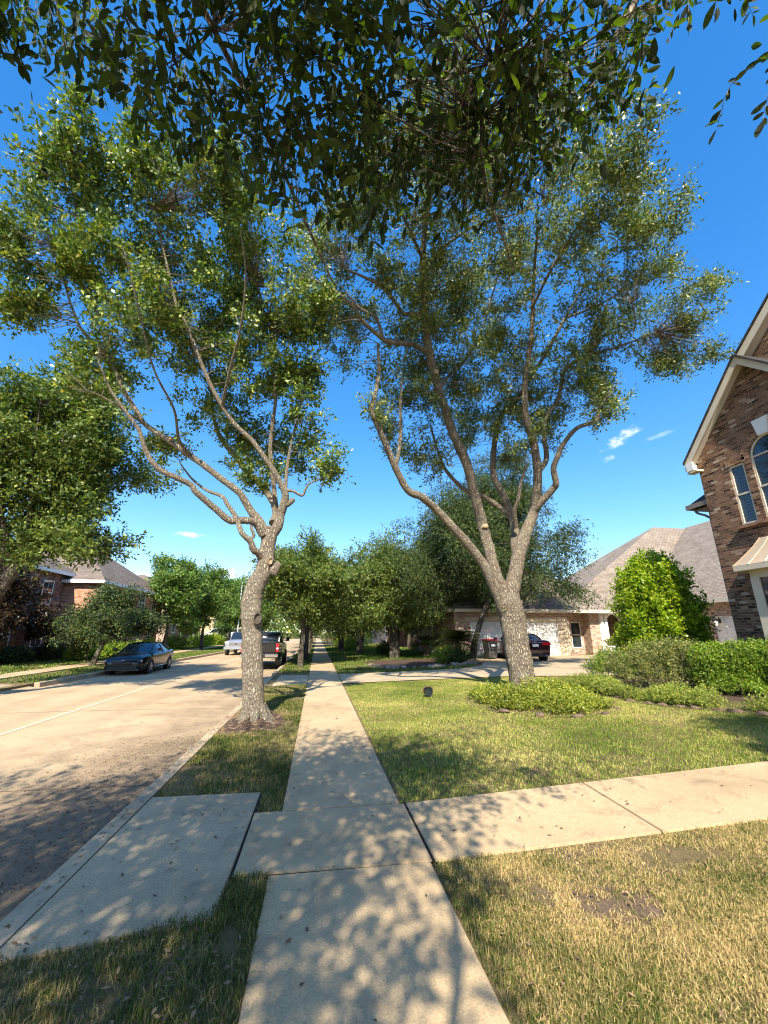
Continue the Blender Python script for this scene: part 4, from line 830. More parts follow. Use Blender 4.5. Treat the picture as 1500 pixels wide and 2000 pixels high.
def again(src, loc, rz, sc, label, group=None):
    c = copy_tree(src); c.location = loc; c.rotation_euler = (0, 0, rz); c.scale = sc if isinstance(sc, tuple) else (sc,)*3; c['label'] = label
    if group: c['group'] = group
    return c
def g3(x, y, dz=-.02): return (x, y, float(H(x))+dz)

def plant_trees():
    street_oak(); yard_oak(); overhead_oak()
    # across the street
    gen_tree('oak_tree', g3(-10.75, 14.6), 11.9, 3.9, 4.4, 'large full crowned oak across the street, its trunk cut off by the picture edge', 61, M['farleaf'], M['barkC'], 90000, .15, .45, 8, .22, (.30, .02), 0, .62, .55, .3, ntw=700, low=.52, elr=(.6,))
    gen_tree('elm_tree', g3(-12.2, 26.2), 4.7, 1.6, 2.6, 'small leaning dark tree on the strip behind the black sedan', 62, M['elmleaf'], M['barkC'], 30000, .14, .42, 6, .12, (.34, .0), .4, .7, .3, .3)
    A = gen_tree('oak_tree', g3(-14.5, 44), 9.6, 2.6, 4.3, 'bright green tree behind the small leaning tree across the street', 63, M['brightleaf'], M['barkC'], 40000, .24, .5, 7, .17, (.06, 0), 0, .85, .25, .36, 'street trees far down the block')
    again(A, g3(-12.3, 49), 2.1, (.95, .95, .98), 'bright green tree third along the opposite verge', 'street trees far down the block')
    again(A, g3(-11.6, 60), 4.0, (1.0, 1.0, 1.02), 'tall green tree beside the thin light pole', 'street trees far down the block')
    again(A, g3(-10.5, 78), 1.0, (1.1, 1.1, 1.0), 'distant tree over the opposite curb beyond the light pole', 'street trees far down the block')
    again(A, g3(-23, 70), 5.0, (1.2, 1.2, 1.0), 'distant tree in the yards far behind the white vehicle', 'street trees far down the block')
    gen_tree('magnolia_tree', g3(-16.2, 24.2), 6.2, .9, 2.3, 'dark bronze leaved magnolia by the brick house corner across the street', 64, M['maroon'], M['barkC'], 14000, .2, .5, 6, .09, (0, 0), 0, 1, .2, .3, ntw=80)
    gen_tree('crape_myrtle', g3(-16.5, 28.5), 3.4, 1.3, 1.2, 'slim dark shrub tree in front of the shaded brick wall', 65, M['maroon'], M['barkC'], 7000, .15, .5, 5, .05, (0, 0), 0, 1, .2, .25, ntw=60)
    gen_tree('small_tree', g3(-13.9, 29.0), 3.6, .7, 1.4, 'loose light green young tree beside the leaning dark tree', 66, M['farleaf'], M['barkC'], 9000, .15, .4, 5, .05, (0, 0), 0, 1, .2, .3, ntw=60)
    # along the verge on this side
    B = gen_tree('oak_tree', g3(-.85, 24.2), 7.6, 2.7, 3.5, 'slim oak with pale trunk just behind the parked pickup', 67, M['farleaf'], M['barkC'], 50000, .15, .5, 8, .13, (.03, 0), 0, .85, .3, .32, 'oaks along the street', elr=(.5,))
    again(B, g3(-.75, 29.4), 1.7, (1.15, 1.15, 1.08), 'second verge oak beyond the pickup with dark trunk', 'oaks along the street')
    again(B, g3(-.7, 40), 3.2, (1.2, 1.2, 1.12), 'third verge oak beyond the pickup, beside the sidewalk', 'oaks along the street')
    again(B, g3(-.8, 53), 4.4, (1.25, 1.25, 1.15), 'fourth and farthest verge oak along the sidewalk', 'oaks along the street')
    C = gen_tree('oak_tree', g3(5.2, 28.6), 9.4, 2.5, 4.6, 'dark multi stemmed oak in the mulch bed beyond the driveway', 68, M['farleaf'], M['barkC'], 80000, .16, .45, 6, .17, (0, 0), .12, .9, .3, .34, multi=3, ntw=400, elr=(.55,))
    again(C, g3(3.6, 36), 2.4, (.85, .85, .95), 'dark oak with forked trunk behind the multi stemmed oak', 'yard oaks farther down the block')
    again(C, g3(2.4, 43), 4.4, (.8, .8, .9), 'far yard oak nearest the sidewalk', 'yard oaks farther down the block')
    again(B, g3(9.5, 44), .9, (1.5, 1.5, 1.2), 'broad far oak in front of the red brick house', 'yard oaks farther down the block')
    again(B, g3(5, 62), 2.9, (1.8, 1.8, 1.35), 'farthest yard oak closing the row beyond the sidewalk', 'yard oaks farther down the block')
    gen_tree('elm_tree', g3(8.95, 24.3), 13.6, 3.8, 5.6, 'tall dark weeping elm behind the forked oak, hanging over the garage', 69, M['elmleaf'], M['barkC'], 230000, .135, .38, 12, .17, (.38, 0), .5, .8, .25, .4, ntw=700, low=.55, elr=(.68,), extra=[((math.cos(t)*4.3+2.1, math.sin(t)*3.9, 4.1+.5*math.sin(3*t)), (1.25, 1.25, 1.25), 1.3) for t in (k*.63-1.9 for k in range(10)) if math.sin(t) > -.25]+[((math.cos(t)*2.8+1.9, math.sin(t)*2.2+.6, 6.2), (1.8, 1.8, 1.5), 1.2) for t in (k*1.05 for k in range(6))])
    gen_tree('elm_tree', g3(8.9, 29.8), 9.6, 3.4, 3.6, 'dark drooping elm in front of the garage eave', 70, M['elmleaf'], M['barkC'], 95000, .15, .38, 8, .15, (-.03, 0), .45, .8, .3, .4, ntw=300, elr=(.45,))
    gen_tree('small_tree', g3(-.9, 70), 8.5, 2.4, 4.6, 'pale green tree on the verge near the far end of the street', 71, M['brightleaf'], M['barkC'], 18000, .4, .5, 7, .2, (0, 0), 0, .9, .1, .6, ntw=60)
    gen_tree('oak_tree', g3(6.3, -2.5), 9.2, 5.6, 1.9, 'tall yard oak behind the viewer that shades the lawn by the house', 72, M['yardleaf'], M['barkC'], 16000, .13, .45, 6, .10, (0, 0), 0, .8, .5, .3, ntw=60)


# ------------------------------------------------------------------ buildings
def wall_poly(mb, outline, holes, to3, depth):
    """outline and holes are (u, v) loops; to3(u, v, d) places them; depth = wall thickness"""
    bm = bmesh.new(); edges = []
    for loop in [outline]+list(holes):
        vs = [bm.verts.new((u, v, 0)) for u, v in loop]; edges += [bm.edges.new((vs[i], vs[(i+1) % len(vs)])) for i in range(len(vs))]
    bmesh.ops.triangle_fill(bm, use_beauty=True, use_dissolve=False, edges=edges)
    g = bmesh.ops.extrude_face_region(bm, geom=bm.faces[:]); nv = [v for v in g['geom'] if isinstance(v, bmesh.types.BMVert)]
    bmesh.ops.translate(bm, vec=(0, 0, 1), verts=nv)
    for v in bm.verts: v.co = Vector(to3(v.co.x, v.co.y, depth*v.co.z))
    bmesh.ops.recalc_face_normals(bm, faces=bm.faces); mb.bm(bm)
def rect(u0, u1, v0, v1): return [(u0, v0), (u1, v0), (u1, v1), (u0, v1)]
def archloop(c, hw, z0, zs, n=12): return [(c-hw, z0), (c+hw, z0)]+[(c+hw*math.cos(math.pi*k/n), zs+hw*math.sin(math.pi*k/n)) for k in range(n+1)]
def window(root, W, to3, u0, u1, v0, v1, frame='trim', rail=True, mull=0, depth=.07, fw=.05, arch=False, blinds=True):
    """frame with sashes in the opening; glass set back; to3(u, v, d) with d going into the house"""
    f = MB()
    def bar(a, b, c, d, d0=.02, d1=None): f.prism([to3(a, c, d0), to3(b, c, d0), to3(b, d, d0), to3(a, d, d0)], np.array(to3(0, 0, d1 or depth))-np.array(to3(0, 0, d0)))
    bar(u0, u0+fw, v0, v1); bar(u1-fw, u1, v0, v1); bar(u0+fw, u1-fw, v0, v0+fw)
    if not arch: bar(u0+fw, u1-fw, v1-fw, v1)
    if rail: bar(u0+fw, u1-fw, (v0+v1)/2-.025, (v0+v1)/2+.025)
    for k in range(mull): x = u0+(u1-u0)*(k+1)/(mull+1); bar(x-.012, x+.012, v0+fw, v1-fw, .04)
    c, hw = (u0+u1)/2, (u1-u0)/2
    if arch:
        bar(u0+fw, u1-fw, v1-.02, v1+.02); n = 14
        for k in range(n):
            a, b = math.pi*k/n, math.pi*(k+1)/n
            q = [(c+hw*math.cos(a), v1+hw*math.sin(a)), (c+hw*math.cos(b), v1+hw*math.sin(b)), (c+(hw-fw)*math.cos(b), v1+(hw-fw)*math.sin(b)), (c+(hw-fw)*math.cos(a), v1+(hw-fw)*math.sin(a))]
            f.prism([to3(*p, .02) for p in q], np.array(to3(0, 0, depth))-np.array(to3(0, 0, .02)))
    fo = f.build('window', M[frame], root, W=W)
    g = MB(); out = archloop(c, hw-.03, v0+.03, v1) if arch else rect(u0+.03, u1-.03, v0+.03, v1-.03)
    g.poly([to3(a, b, .055) for a, b in out]); g.build('pane', M['glass'], fo, W=W)
    if blinds:
        b = MB(); n = int((v1-v0)/.09)
        for k in range(n): z = v0+.06+k*.09; b.poly([to3(u0+.07, z, .052), to3(c-.01, z, .052), to3(c-.01, z+.045, .052), to3(u0+.07, z+.045, .052)]); b.poly([to3(c+.01, z, .052), to3(u1-.07, z, .052), to3(u1-.07, z+.045, .052), to3(c+.01, z+.045, .052)])
        b.build('shutter', M['shutter'], fo, W=W)
    return fo
M['shutter'] = simple('shutter slats behind glass', (.045, .055, .065), .3, 0, .6)
def hip_roof(mb, x0, x1, y0, y1, ze, P, Q, zr, th=.16):
    """hip roof over a rectangle with ridge P-Q; a thick slab with closed soffit"""
    V = [(x0, y0, ze), (x1, y0, ze), (x1, y1, ze), (x0, y1, ze), (P[0], P[1], zr), (Q[0], Q[1], zr), (x0, y0, ze-th), (x1, y0, ze-th), (x1, y1, ze-th), (x0, y1, ze-th)]
    if abs(P[1]-Q[1]) < 1e-6: F = [(0, 1, 5, 4), (1, 2, 5), (2, 3, 4, 5), (3, 0, 4)]
    else: F = [(0, 1, 4), (1, 2, 5, 4), (2, 3, 5), (3, 0, 4, 5)]
    return mb.add(V, F+[(9, 8, 7, 6)])
def fascia(mb, x0, x1, y0, y1, ze, h=.2, t=.04):
    mb.box(x0-t, x1+t, y0-t, y0, ze-h, ze+.01); mb.box(x0-t, x1+t, y1, y1+t, ze-h, ze+.01); mb.box(x0-t, x0, y0, y1, ze-h, ze+.01); mb.box(x1, x1+t, y0, y1, ze-h, ze+.01)

def brick_house():
    W = (12.0, 8.53, .28); root = empty('brick_house', W, 0, 'two storey brown brick house with arched window and steep gable', 'house')
    T = lambda u, v, d: (12.0+d, u, v); yc, za, zt, hw = 8.53, 9.6, 7.12, 2.32; sl = (za-zt)/hw
    top = lambda y: za-.24-sl*abs(y-yc)
    y0, y1 = 6.41, 10.65
    holes = [rect(9.27, 9.72, 4.74, 6.52), rect(2*yc-9.72, 2*yc-9.27, 4.74, 6.52), archloop(yc, .52, 4.78, 6.56)]
    mb = MB(); wall_poly(mb, [(y0, -.1), (y1, -.1), (y1, top(y1)), (yc, top(yc)), (y0, top(y0))], holes, T, .22)
    mb.box(12.22, 14.2, y1-.22, y1, -.1, top(y1)); mb.box(12.22, 13.2, y0, y0+.22, -.1, top(y0))
    T2 = lambda u, v, d: (13.2+d, u, v); wall_poly(mb, [(-1.0, -.1), (9.1, -.1), (9.1, 10.35), (4.05, 14.6), (-1.0, 10.35)], [], T2, .25)
    mb.box(14.2, 24, 0, 12.45, -.1, 6.15); mb.box(13.45, 24, -.99, 9.09, 6.2, 10.1)
    mb.build('wall', M['brick'], root, W=W)
    # brick headers and sills, standing a little proud
    hb = MB()
    for (a, b) in ((9.2, 9.79), (2*yc-9.79, 2*yc-9.2)):
        hb = MB()
        for k in range(8): u = a+(b-a)*k/8; hb.box(11.985, 12.1, u+.004, u+(b-a)/8-.006, 6.54, 6.74)
        hb.build('brick_header', M['headbrick'], root, W=W)
    hb = MB()
    n = 19; ha, hc = MB(), MB()
    for k in range(n):
        hb = ha if k < n//2 else hc
        a, b = math.pi*(k+.06)/n, math.pi*(k+.94)/n
        if abs((a+b)/2-math.pi/2) < .16: continue
        for (ra, rb) in ((.54, .65), (.66, .77)):
            q = [(yc+ra*math.cos(a), 6.57+ra*math.sin(a)), (yc+rb*math.cos(a), 6.57+rb*math.sin(a)), (yc+rb*math.cos(b), 6.57+rb*math.sin(b)), (yc+ra*math.cos(b), 6.57+ra*math.sin(b))]
            hb.prism([(11.985, u, v) for u, v in q], (.1, 0, 0))
    ha.build('arch_brick', M['headbrick'], root, W=W); hc.build('arch_brick', M['headbrick'], root, W=W)
    sb = MB(); sb.prism([(11.9, 7.3, 4.64), (11.9, 7.3, 4.70), (12.1, 7.3, 4.745), (12.1, 7.3, 4.64)], (0, 2.48, 0)); sb.build('sill', M['headbrick'], root, W=W)
    kb = MB(); kb.prism([(11.93, yc-.13, 7.05), (11.93, yc+.13, 7.05), (11.93, yc+.21, 7.52), (11.93, yc-.21, 7.52)], (.16, 0, 0)); kb.build('keystone', M['white'], root, W=W)
    window(root, W, T, 9.27, 9.72, 4.74, 6.52); window(root, W, T, 2*yc-9.72, 2*yc-9.27, 4.74, 6.52); window(root, W, T, yc-.52, yc+.52, 4.78, 6.56, arch=True)
    # front gable roof
    rf = MB()
    for s in (1, -1):
        e = (yc+s*hw, zt); rf.prism([(11.66, yc, za), (11.66, e[0], e[1]), (11.66, e[0], e[1]-.075), (11.66, yc, za-.075)], (1.66, 0, 0))
    ro = rf.build('roof', M['shingle3'], root, W=W)
    tr = MB()
    for s in (1, -1):
        e = (yc+s*(hw-.02), zt+.02*sl); o = .08
        tr.prism([(11.70, yc, za-o), (11.70, e[0], e[1]-o), (11.70, e[0], e[1]-o-.25), (11.70, yc, za-o-.25)], (.035, 0, 0))
        tr.prism([(11.736, yc, za-.2), (11.736, e[0], e[1]-.2), (11.736, e[0], e[1]-.225), (11.736, yc, za-.225)], (.27, 0, 0))
        ya, yb = sorted((yc+s*(hw-.02), yc+s*(hw-.36))); tr.box(11.74, 12.0-.003, ya, yb, zt-.40, zt-.34)
    tr.box(11.737, 13.1, yc+hw-.16, yc+hw-.13, zt-.34, zt-.1)
    tr.build('rake_board', M['trim'], root, W=W)
    for s in (1, -1):
        c = MB(); ya, yb = sorted((yc+s*(hw-.13), yc+s*(hw-.36))); c.box(11.62, 11.698, ya, yb, zt-.37, zt-.10); c.build('corbel', M['white'], root, W=W)
    # main gable behind
    rf = MB(); t2 = MB(); yc2, za2, sl2 = 4.05, 14.85, .86
    for s in (1, -1):
        e = (yc2+s*5.35, za2-sl2*5.35); rf.prism([(12.8, yc2, za2), (12.8, *e), (12.8, e[0], e[1]-.08), (12.8, yc2, za2-.08)], (11.5, 0, 0))
        t2.prism([(12.84, yc2, za2-.09), (12.84, e[0], e[1]-.09), (12.84, e[0], e[1]-.4), (12.84, yc2, za2-.4)], (.04, 0, 0)); t2.prism([(12.88, yc2, za2-.3), (12.88, e[0], e[1]-.3), (12.88, e[0], e[1]-.33), (12.88, yc2, za2-.33)], (.315, 0, 0))
    hip_roof(rf, 13.9, 24.5, 0, 13.05, 6.45, (17, 8.0), (20, 8.0), 9.9, .05)
    rf.build('roof', M['shingle3'], root, W=W); t2.build('rake_board', M['trim'], root, W=W)
    g = MB(); fascia(g, 13.9, 24.5, 9.2, 13.05, 6.42, .16, .09); g.box(14.0, 24.4, 12.46, 13.0, 6.2, 6.24); g.build('gutter', M['gutter'], root, W=W)
    d = MB(); d.tube([(14.0, 12.95, 6.28), (14.05, 12.9, 6.1), (14.1, 12.55, 5.85), (14.12, 12.5, 5.4), (14.12, 12.5, .5)], .045, 8, spl=3); d.build('downspout', M['gutter'], root, W=W)
    # bay window
    b = MB(); pl = [(12.02, 9.78), (11.45, 9.42), (11.45, 2*yc-9.42), (12.02, 2*yc-9.78)]
    b.prism([(x, y, .2) for x, y in pl], (0, 0, .65)); b.prism([(x, y, 3.16) for x, y in pl], (0, 0, .2))
    P = [np.array((*p, 0)) for p in pl]
    for p, q in zip(P[:-1], P[1:]):
        d = (q-p)/np.linalg.norm(q-p); nn = np.array([d[1], -d[0], 0]); nn = nn if nn[0] < 0 else -nn
        for t, w in ((0, .11), (1, .11))+(((.34, .06), (.66, .06)) if abs(d[0]) < .1 else ()):
            c = p+(q-p)*t; c = c+d*(w if t == 0 else -w if t == 1 else 0); b.prism([c-d*w+nn*.015+np.array([0, 0, .85]), c+d*w+nn*.015+np.array([0, 0, .85]), c+d*w-nn*.08+np.array([0, 0, .85]), c-d*w-nn*.08+np.array([0, 0, .85])], (0, 0, 2.31))
    bo = b.build('bay_window', M['trim'], root, W=W)
    gl = MB()
    for p, q in zip(P[:-1], P[1:]): gl.poly([p+np.array([.03, 0, .84]), q+np.array([.03, 0, .84]), q+np.array([.03, 0, 3.18]), p+np.array([.03, 0, 3.18])])
    gl.build('pane', M['glass'], bo, W=W)
    rb = MB(); rings = []
    for (ox, oy, z) in ((.27, .2, 3.5), (.16, .1, 3.62), (.02, -.04, 3.8), (-.12, -.2, 4.0), (-.24, -.34, 4.22)):
        rings.append([(12.0, pl[0][1]+oy+.02, z), (11.45-ox+.0, 9.42+oy*.9, z), (11.45-ox, 2*yc-9.42-oy*.9, z), (12.0, pl[3][1]-oy-.02, z)])
    for a, c in zip(rings[:-1], rings[1:]): rb.add(a+c, [(0, 1, 5, 4), (1, 2, 6, 5), (2, 3, 7, 6)])
    rb.poly(rings[-1])
    for t in (0, .2, .4, .6, .8, 1.0):                       # standing seams
        rb.tube([np.array(r[1])*(1-t)+np.array(r[2])*t+np.array([-.006, 0, .008]) for r in rings], .012, 4)
    rb.build('bay_roof', M['metalroof'], root, W=W)
    fb = MB(); o = [(x, y, 3.36) for x, y, _ in rings[0]]; fb.prism(o, (0, 0, .135)); fb.build('bay_fascia', M['trim'], root, W=W)
M['headbrick'] = brickmat('header brick', (.24, .12, .07), (.33, .18, .105), (.33, .26, .19), (.4, .3, .22), .1, 1.0)
M['gutter'] = simple('tan gutter', (.24, .19, .15), .5)

def garage_house():
    W = (15.0, 26.0, .3); root = empty('garage_house', W, 0, 'pale brick house with tan hipped roof and white double garage door', 'house')
    T = lambda u, v, d: (u, 26.0+d, v); mb = MB()
    wall_poly(mb, [(8.6, .1), (9.75, .1), (9.75, 2.45), (15.65, 2.45), (15.65, .1), (16.5, .1), (16.5, 3.05), (8.6, 3.05)], [], T, .25)
    mb.box(8.6, 8.85, 26.25, 36, .1, 3.05); mb.box(16.25, 16.5, 26.25, 27.2, .1, 3.05)
    T3 = lambda u, v, d: (u, 27.2+d, v); wall_poly(mb, rect(16.25, 18.4, .1, 3.05), [rect(17.35, 18.1, .75, 2.45)], T3, .2)
    mb.box(18.25, 18.95, 26.35, 27.4, .1, 3.05); mb.box(18.95, 24.2, 28.2, 28.4, .1, 4.0); mb.box(21.4, 21.7, 26.3, 28.2, .1, 3.05)
    TW = lambda u, v, d: (24.0+d, u, v); wall_poly(mb, [(13, .1), (19.6, .1), (19.6, 2.72), (22.65, 2.72), (22.65, .1), (28.6, .1), (28.6, 3.5), (13, 3.5)], [], TW, .25)
    mb.box(24.25, 41, 13, 13.25, .1, 3.5); mb.box(24.0, 24.25, 28.6, 36, .1, 3.5)
    mb.build('wall', M['pinkbrick'], root, W=W)
    s = MB()
    for k in range(37): x = 9.3+k*.18; s.box(x, x+.166, 25.985, 26.1, 2.72, 2.98)
    s.build('soldier_course', M['soldier'], root, W=W); s = MB()
    for k in range(38): y = 19.0+k*.12; s.box(23.985, 24.1, y, y+.11, 2.95, 3.3)
    s.build('soldier_course', M['soldier'], root, W=W)
    q = MB()
    for k in range(9): q.box(15.66, 16.49 if k % 2 else 16.35, 25.96, 26.05, .32+k*.27, .575+k*.27)
    q.box(9.3, 15.65, 25.97, 26.05, 2.46, 2.70); q.build('limestone_trim', M['lime'], root, W=W)
    for nm, tf, u0, u1, v1, n in (('garage_door', lambda u, v, d: (u, 26.12+d, v), 9.76, 15.64, 2.44, 8), ('garage_door', lambda u, v, d: (24.12+d, u, v), 19.61, 22.64, 2.71, 4)):
        g = MB(); v0 = .29; dv = np.array(tf(0, 0, .05))-np.array(tf(0, 0, 0)); hp = (v1-v0)/4
        for r_ in range(4):
            g.prism([tf(u0, v0+r_*hp+.006, 0), tf(u1, v0+r_*hp+.006, 0), tf(u1, v0+(r_+1)*hp-.006, 0), tf(u0, v0+(r_+1)*hp-.006, 0)], dv)
            for c in range(n):
                a, b = u0+(u1-u0)*(c+.1)/n, u0+(u1-u0)*(c+.9)/n; z0, z1 = v0+r_*hp+.1, v0+(r_+1)*hp-.1
                g.prism([tf(a, z0, -.012), tf(b, z0, -.012), tf(b, z1, -.012), tf(a, z1, -.012)], dv*.2)
        g.build(nm, M['white'], root, W=W)
    for x in (9.65, 15.64): fr = MB(); fr.box(x, x+.11, 25.97, 26.12, .3, 2.45); fr.build('door_trim', M['white'], root, W=W)
    window(root, W, T3, 17.35, 18.1, .75, 2.45, 'white', blinds=False)
    e = MB(); TE = lambda u, v, d: (u, 26.3+d, v)
    wall_poly(e, rect(18.96, 21.4, .25, 3.6), [archloop(20.1, .62, .3, 2.35)], TE, .35)
    for x in (19.0, 19.3, 20.78, 21.15): e.bbox(x, x+.2, 26.18, 26.3, .3, 2.9, .015)
    e.box(18.9, 21.5, 26.12, 26.31, 3.0, 3.2); e.build('entry_surround', M['white'], root, W=W)
    d = MB(); d.box(19.45, 20.75, 28.1, 28.195, .3, 2.9); d.build('front_door', M['door'], root, W=W)
    p = MB(); p.box(23.97, 24.1, 20.9-2.05, 19.0, .3, 3.4); p.box(23.93, 24.1, 18.2, 18.6, .3, 3.4); p.build('pilaster', M['trim'], root, W=W)
    rf = MB(); hip_roof(rf, 8.2, 21.6, 25.55, 36.4, 3.22, (13.6, 31), (16.2, 31), 6.9); hip_roof(rf, 16.6, 34, 27.2, 36.4, 3.3, (29.6, 31.8), (33, 31.8), 10.9); hip_roof(rf, 23.5, 42.5, 12.5, 40.5, 3.72, (33, 22.2), (33, 31.8), 11.0)
    rf.build('roof', M['shingle'], root, W=W)
    f = MB(); fascia(f, 8.2, 21.6, 25.55, 36.4, 3.2, .2); fascia(f, 23.5, 42.5, 12.5, 40.5, 3.7, .22, .08); f.build('fascia', M['trim'], root, W=W)
    # carriage lamp beside the second garage door
    L = np.array([23.86, 22.15, 2.42]); r2 = empty('wall_lamp', tuple(L), 0, 'small black carriage lamp beside the second white garage door', 'lamp')
    b = MB(); b.box(.07, .13, -.06, .06, -.12, .16); b.tube([(.1, 0, .1), (.04, 0, .3), (-.12, 0, .33), (-.2, 0, .2)], .018, 6, spl=4); b.build('bracket', M['black'], r2)
    sh = MB(); sh.lathe([(.03, .2), (.08, .17), (.19, .05), (.17, .03)], 12, (-.2, 0, 0)); sh.build('lamp_shade', M['black'], r2)
    gl = MB(); gl.lathe([(.13, .03), (.14, -.08), (.08, -.28), (.03, -.3)], 8, (-.2, 0, 0)); gl.build('lamp_glass', M['lens'], r2)
M['soldier'] = brickmat('soldier brick', (.40, .25, .18), (.50, .34, .25), (.5, .43, .36), (.55, .44, .35), .1, .6)
M['lime'] = simple('limestone trim', (.58, .48, .34), .85, noise=.12, nscale=5)

def simple_house(loc, w, d, h, wall, roof, zr, label, garage=False, rz=0.0, wins=4, name='house', face='-y'):
    root = empty(name, loc, rz, label, 'house'); mb = MB(); mb.box(0, w, 0, d, -.6, h); mb.build('wall', M[wall], root)
    rf = MB(); m = min(w, d)/2
    P, Q = ((m, d/2), (max(w-m, m+.01), d/2)) if w >= d else ((w/2, m), (w/2, d-m)); hip_roof(rf, -.4, w+.4, -.4, d+.4, h+.12, P, Q, zr); rf.build('roof', M[roof], root)
    f = MB(); fascia(f, -.4, w+.4, -.4, d+.4, h+.1, .18); f.build('fascia', M['white'], root)
    n = wins; tf = (lambda u, v, q: (u, q-.075, v)) if face == '-y' else (lambda u, v, q: (w+.075-q, u, v)); ln = w if face == '-y' else d
    for st in range(1 if h < 4 else 2):
        for k in range(n):
            u = ln*(k+.5)/n
            if st == 0 and k == n//2: continue
            window(root, None, tf, u-.5, u+.5, .8+2.8*st, 2.4+2.8*st, 'white', blinds=False, depth=.06, mull=1)
    u = ln*(n//2+.5)/n; db = MB(); db.prism([tf(u-.5, 0, .0), tf(u+.5, 0, .0), tf(u+.5, 2.2, .0), tf(u-.5, 2.2, .0)], np.array(tf(0, 0, .05))-np.array(tf(0, 0, 0))); db.build('door', M['door'], root)
    return root

def far_brick_house():
    W = (-17.6, 30, .4); root = empty('brick_house', W, 0, 'orange brick house with one wing coloured dark for shade and grey hipped roof behind the trees across the street', 'house'); mb = MB()
    mb.box(-29, -17.6, 19.0, 31.95, -.2, 5.6); mb.build('wall', M['shadetoned'], root, W=W); mb = MB(); mb.box(-29, -15.3, 32.0, 44, -.2, 5.15); mb.build('wall', M['orange'], root, W=W)
    rf = MB(); hip_roof(rf, -29.4, -17.2, 18.6, 33.4, 5.75, (-23.3, 24.6), (-23.3, 27.4), 9.6); hip_roof(rf, -29.4, -14.9, 31.6, 44.4, 5.3, (-23, 38), (-19.6, 38), 9.0); rf.build('roof', M['shingle2'], root, W=W)
    f = MB(); fascia(f, -29.4, -17.2, 18.6, 33.4, 5.73, .2); fascia(f, -29.4, -14.9, 31.6, 44.4, 5.28, .2); f.box(-15.29, -15.15, 32.05, 32.2, .4, 5.1); f.build('fascia', M['white'], root, W=W)
    for X_, ys in ((-17.6, (21.3, 24.2, 27.2, 30.2)), (-15.3, (33.8, 36.6, 39.4, 42.2))):
        tf = lambda u, v, q, X_=X_: (X_+.075-q, u, v)
        for y in ys:
            for z in (.9, 3.5): window(root, W, tf, y-.55, y+.55, z, z+1.55, 'white', blinds=False, depth=.06, mull=1)
    d = MB(); d.box(-17.6, -17.52, 31.1, 31.95, .4, 2.6); d.build('door', M['door'], root, W=W)

M['shadetoned'] = brickmat('mauve brown brick', (.15, .085, .065), (.22, .135, .105), (.26, .21, .17), (.3, .22, .17), .15)  # darker brick for the nearer block: tree shade put into the colour
def buildings():
    brick_house(); garage_house(); far_brick_house()
    simple_house((9.2, 47, .31), 13, 9, 3.1, 'redbrick', 'shingle2', 6.6, 'low red brick house glimpsed between trunks beyond the driveway')
    simple_house((6.5, 66, .31), 12, 10, 5.4, 'stucco', 'shingle', 8.6, 'beige stucco house far behind the row of yard oaks', wins=4)
    simple_house((16, 88, .31), 12, 10, 5.4, 'pinkbrick', 'shingle2', 8.6, 'farthest pale brick house at the end of the sidewalk', wins=4)
    simple_house((-30, 54, .45), 12.5, 12, 5.2, 'pinkbrick', 'shingle2', 8.8, 'pale brick house behind the bright green trees across the street', face='+x')
    simple_house((-31, 80, .45), 12.5, 12, 5.2, 'yellow', 'shingle', 8.8, 'yellowish house far down the opposite side of the street', face='+x')
M['yellow'] = simple('yellow stucco', (.55, .45, .25), .9, noise=.1, nscale=4)
buildings()

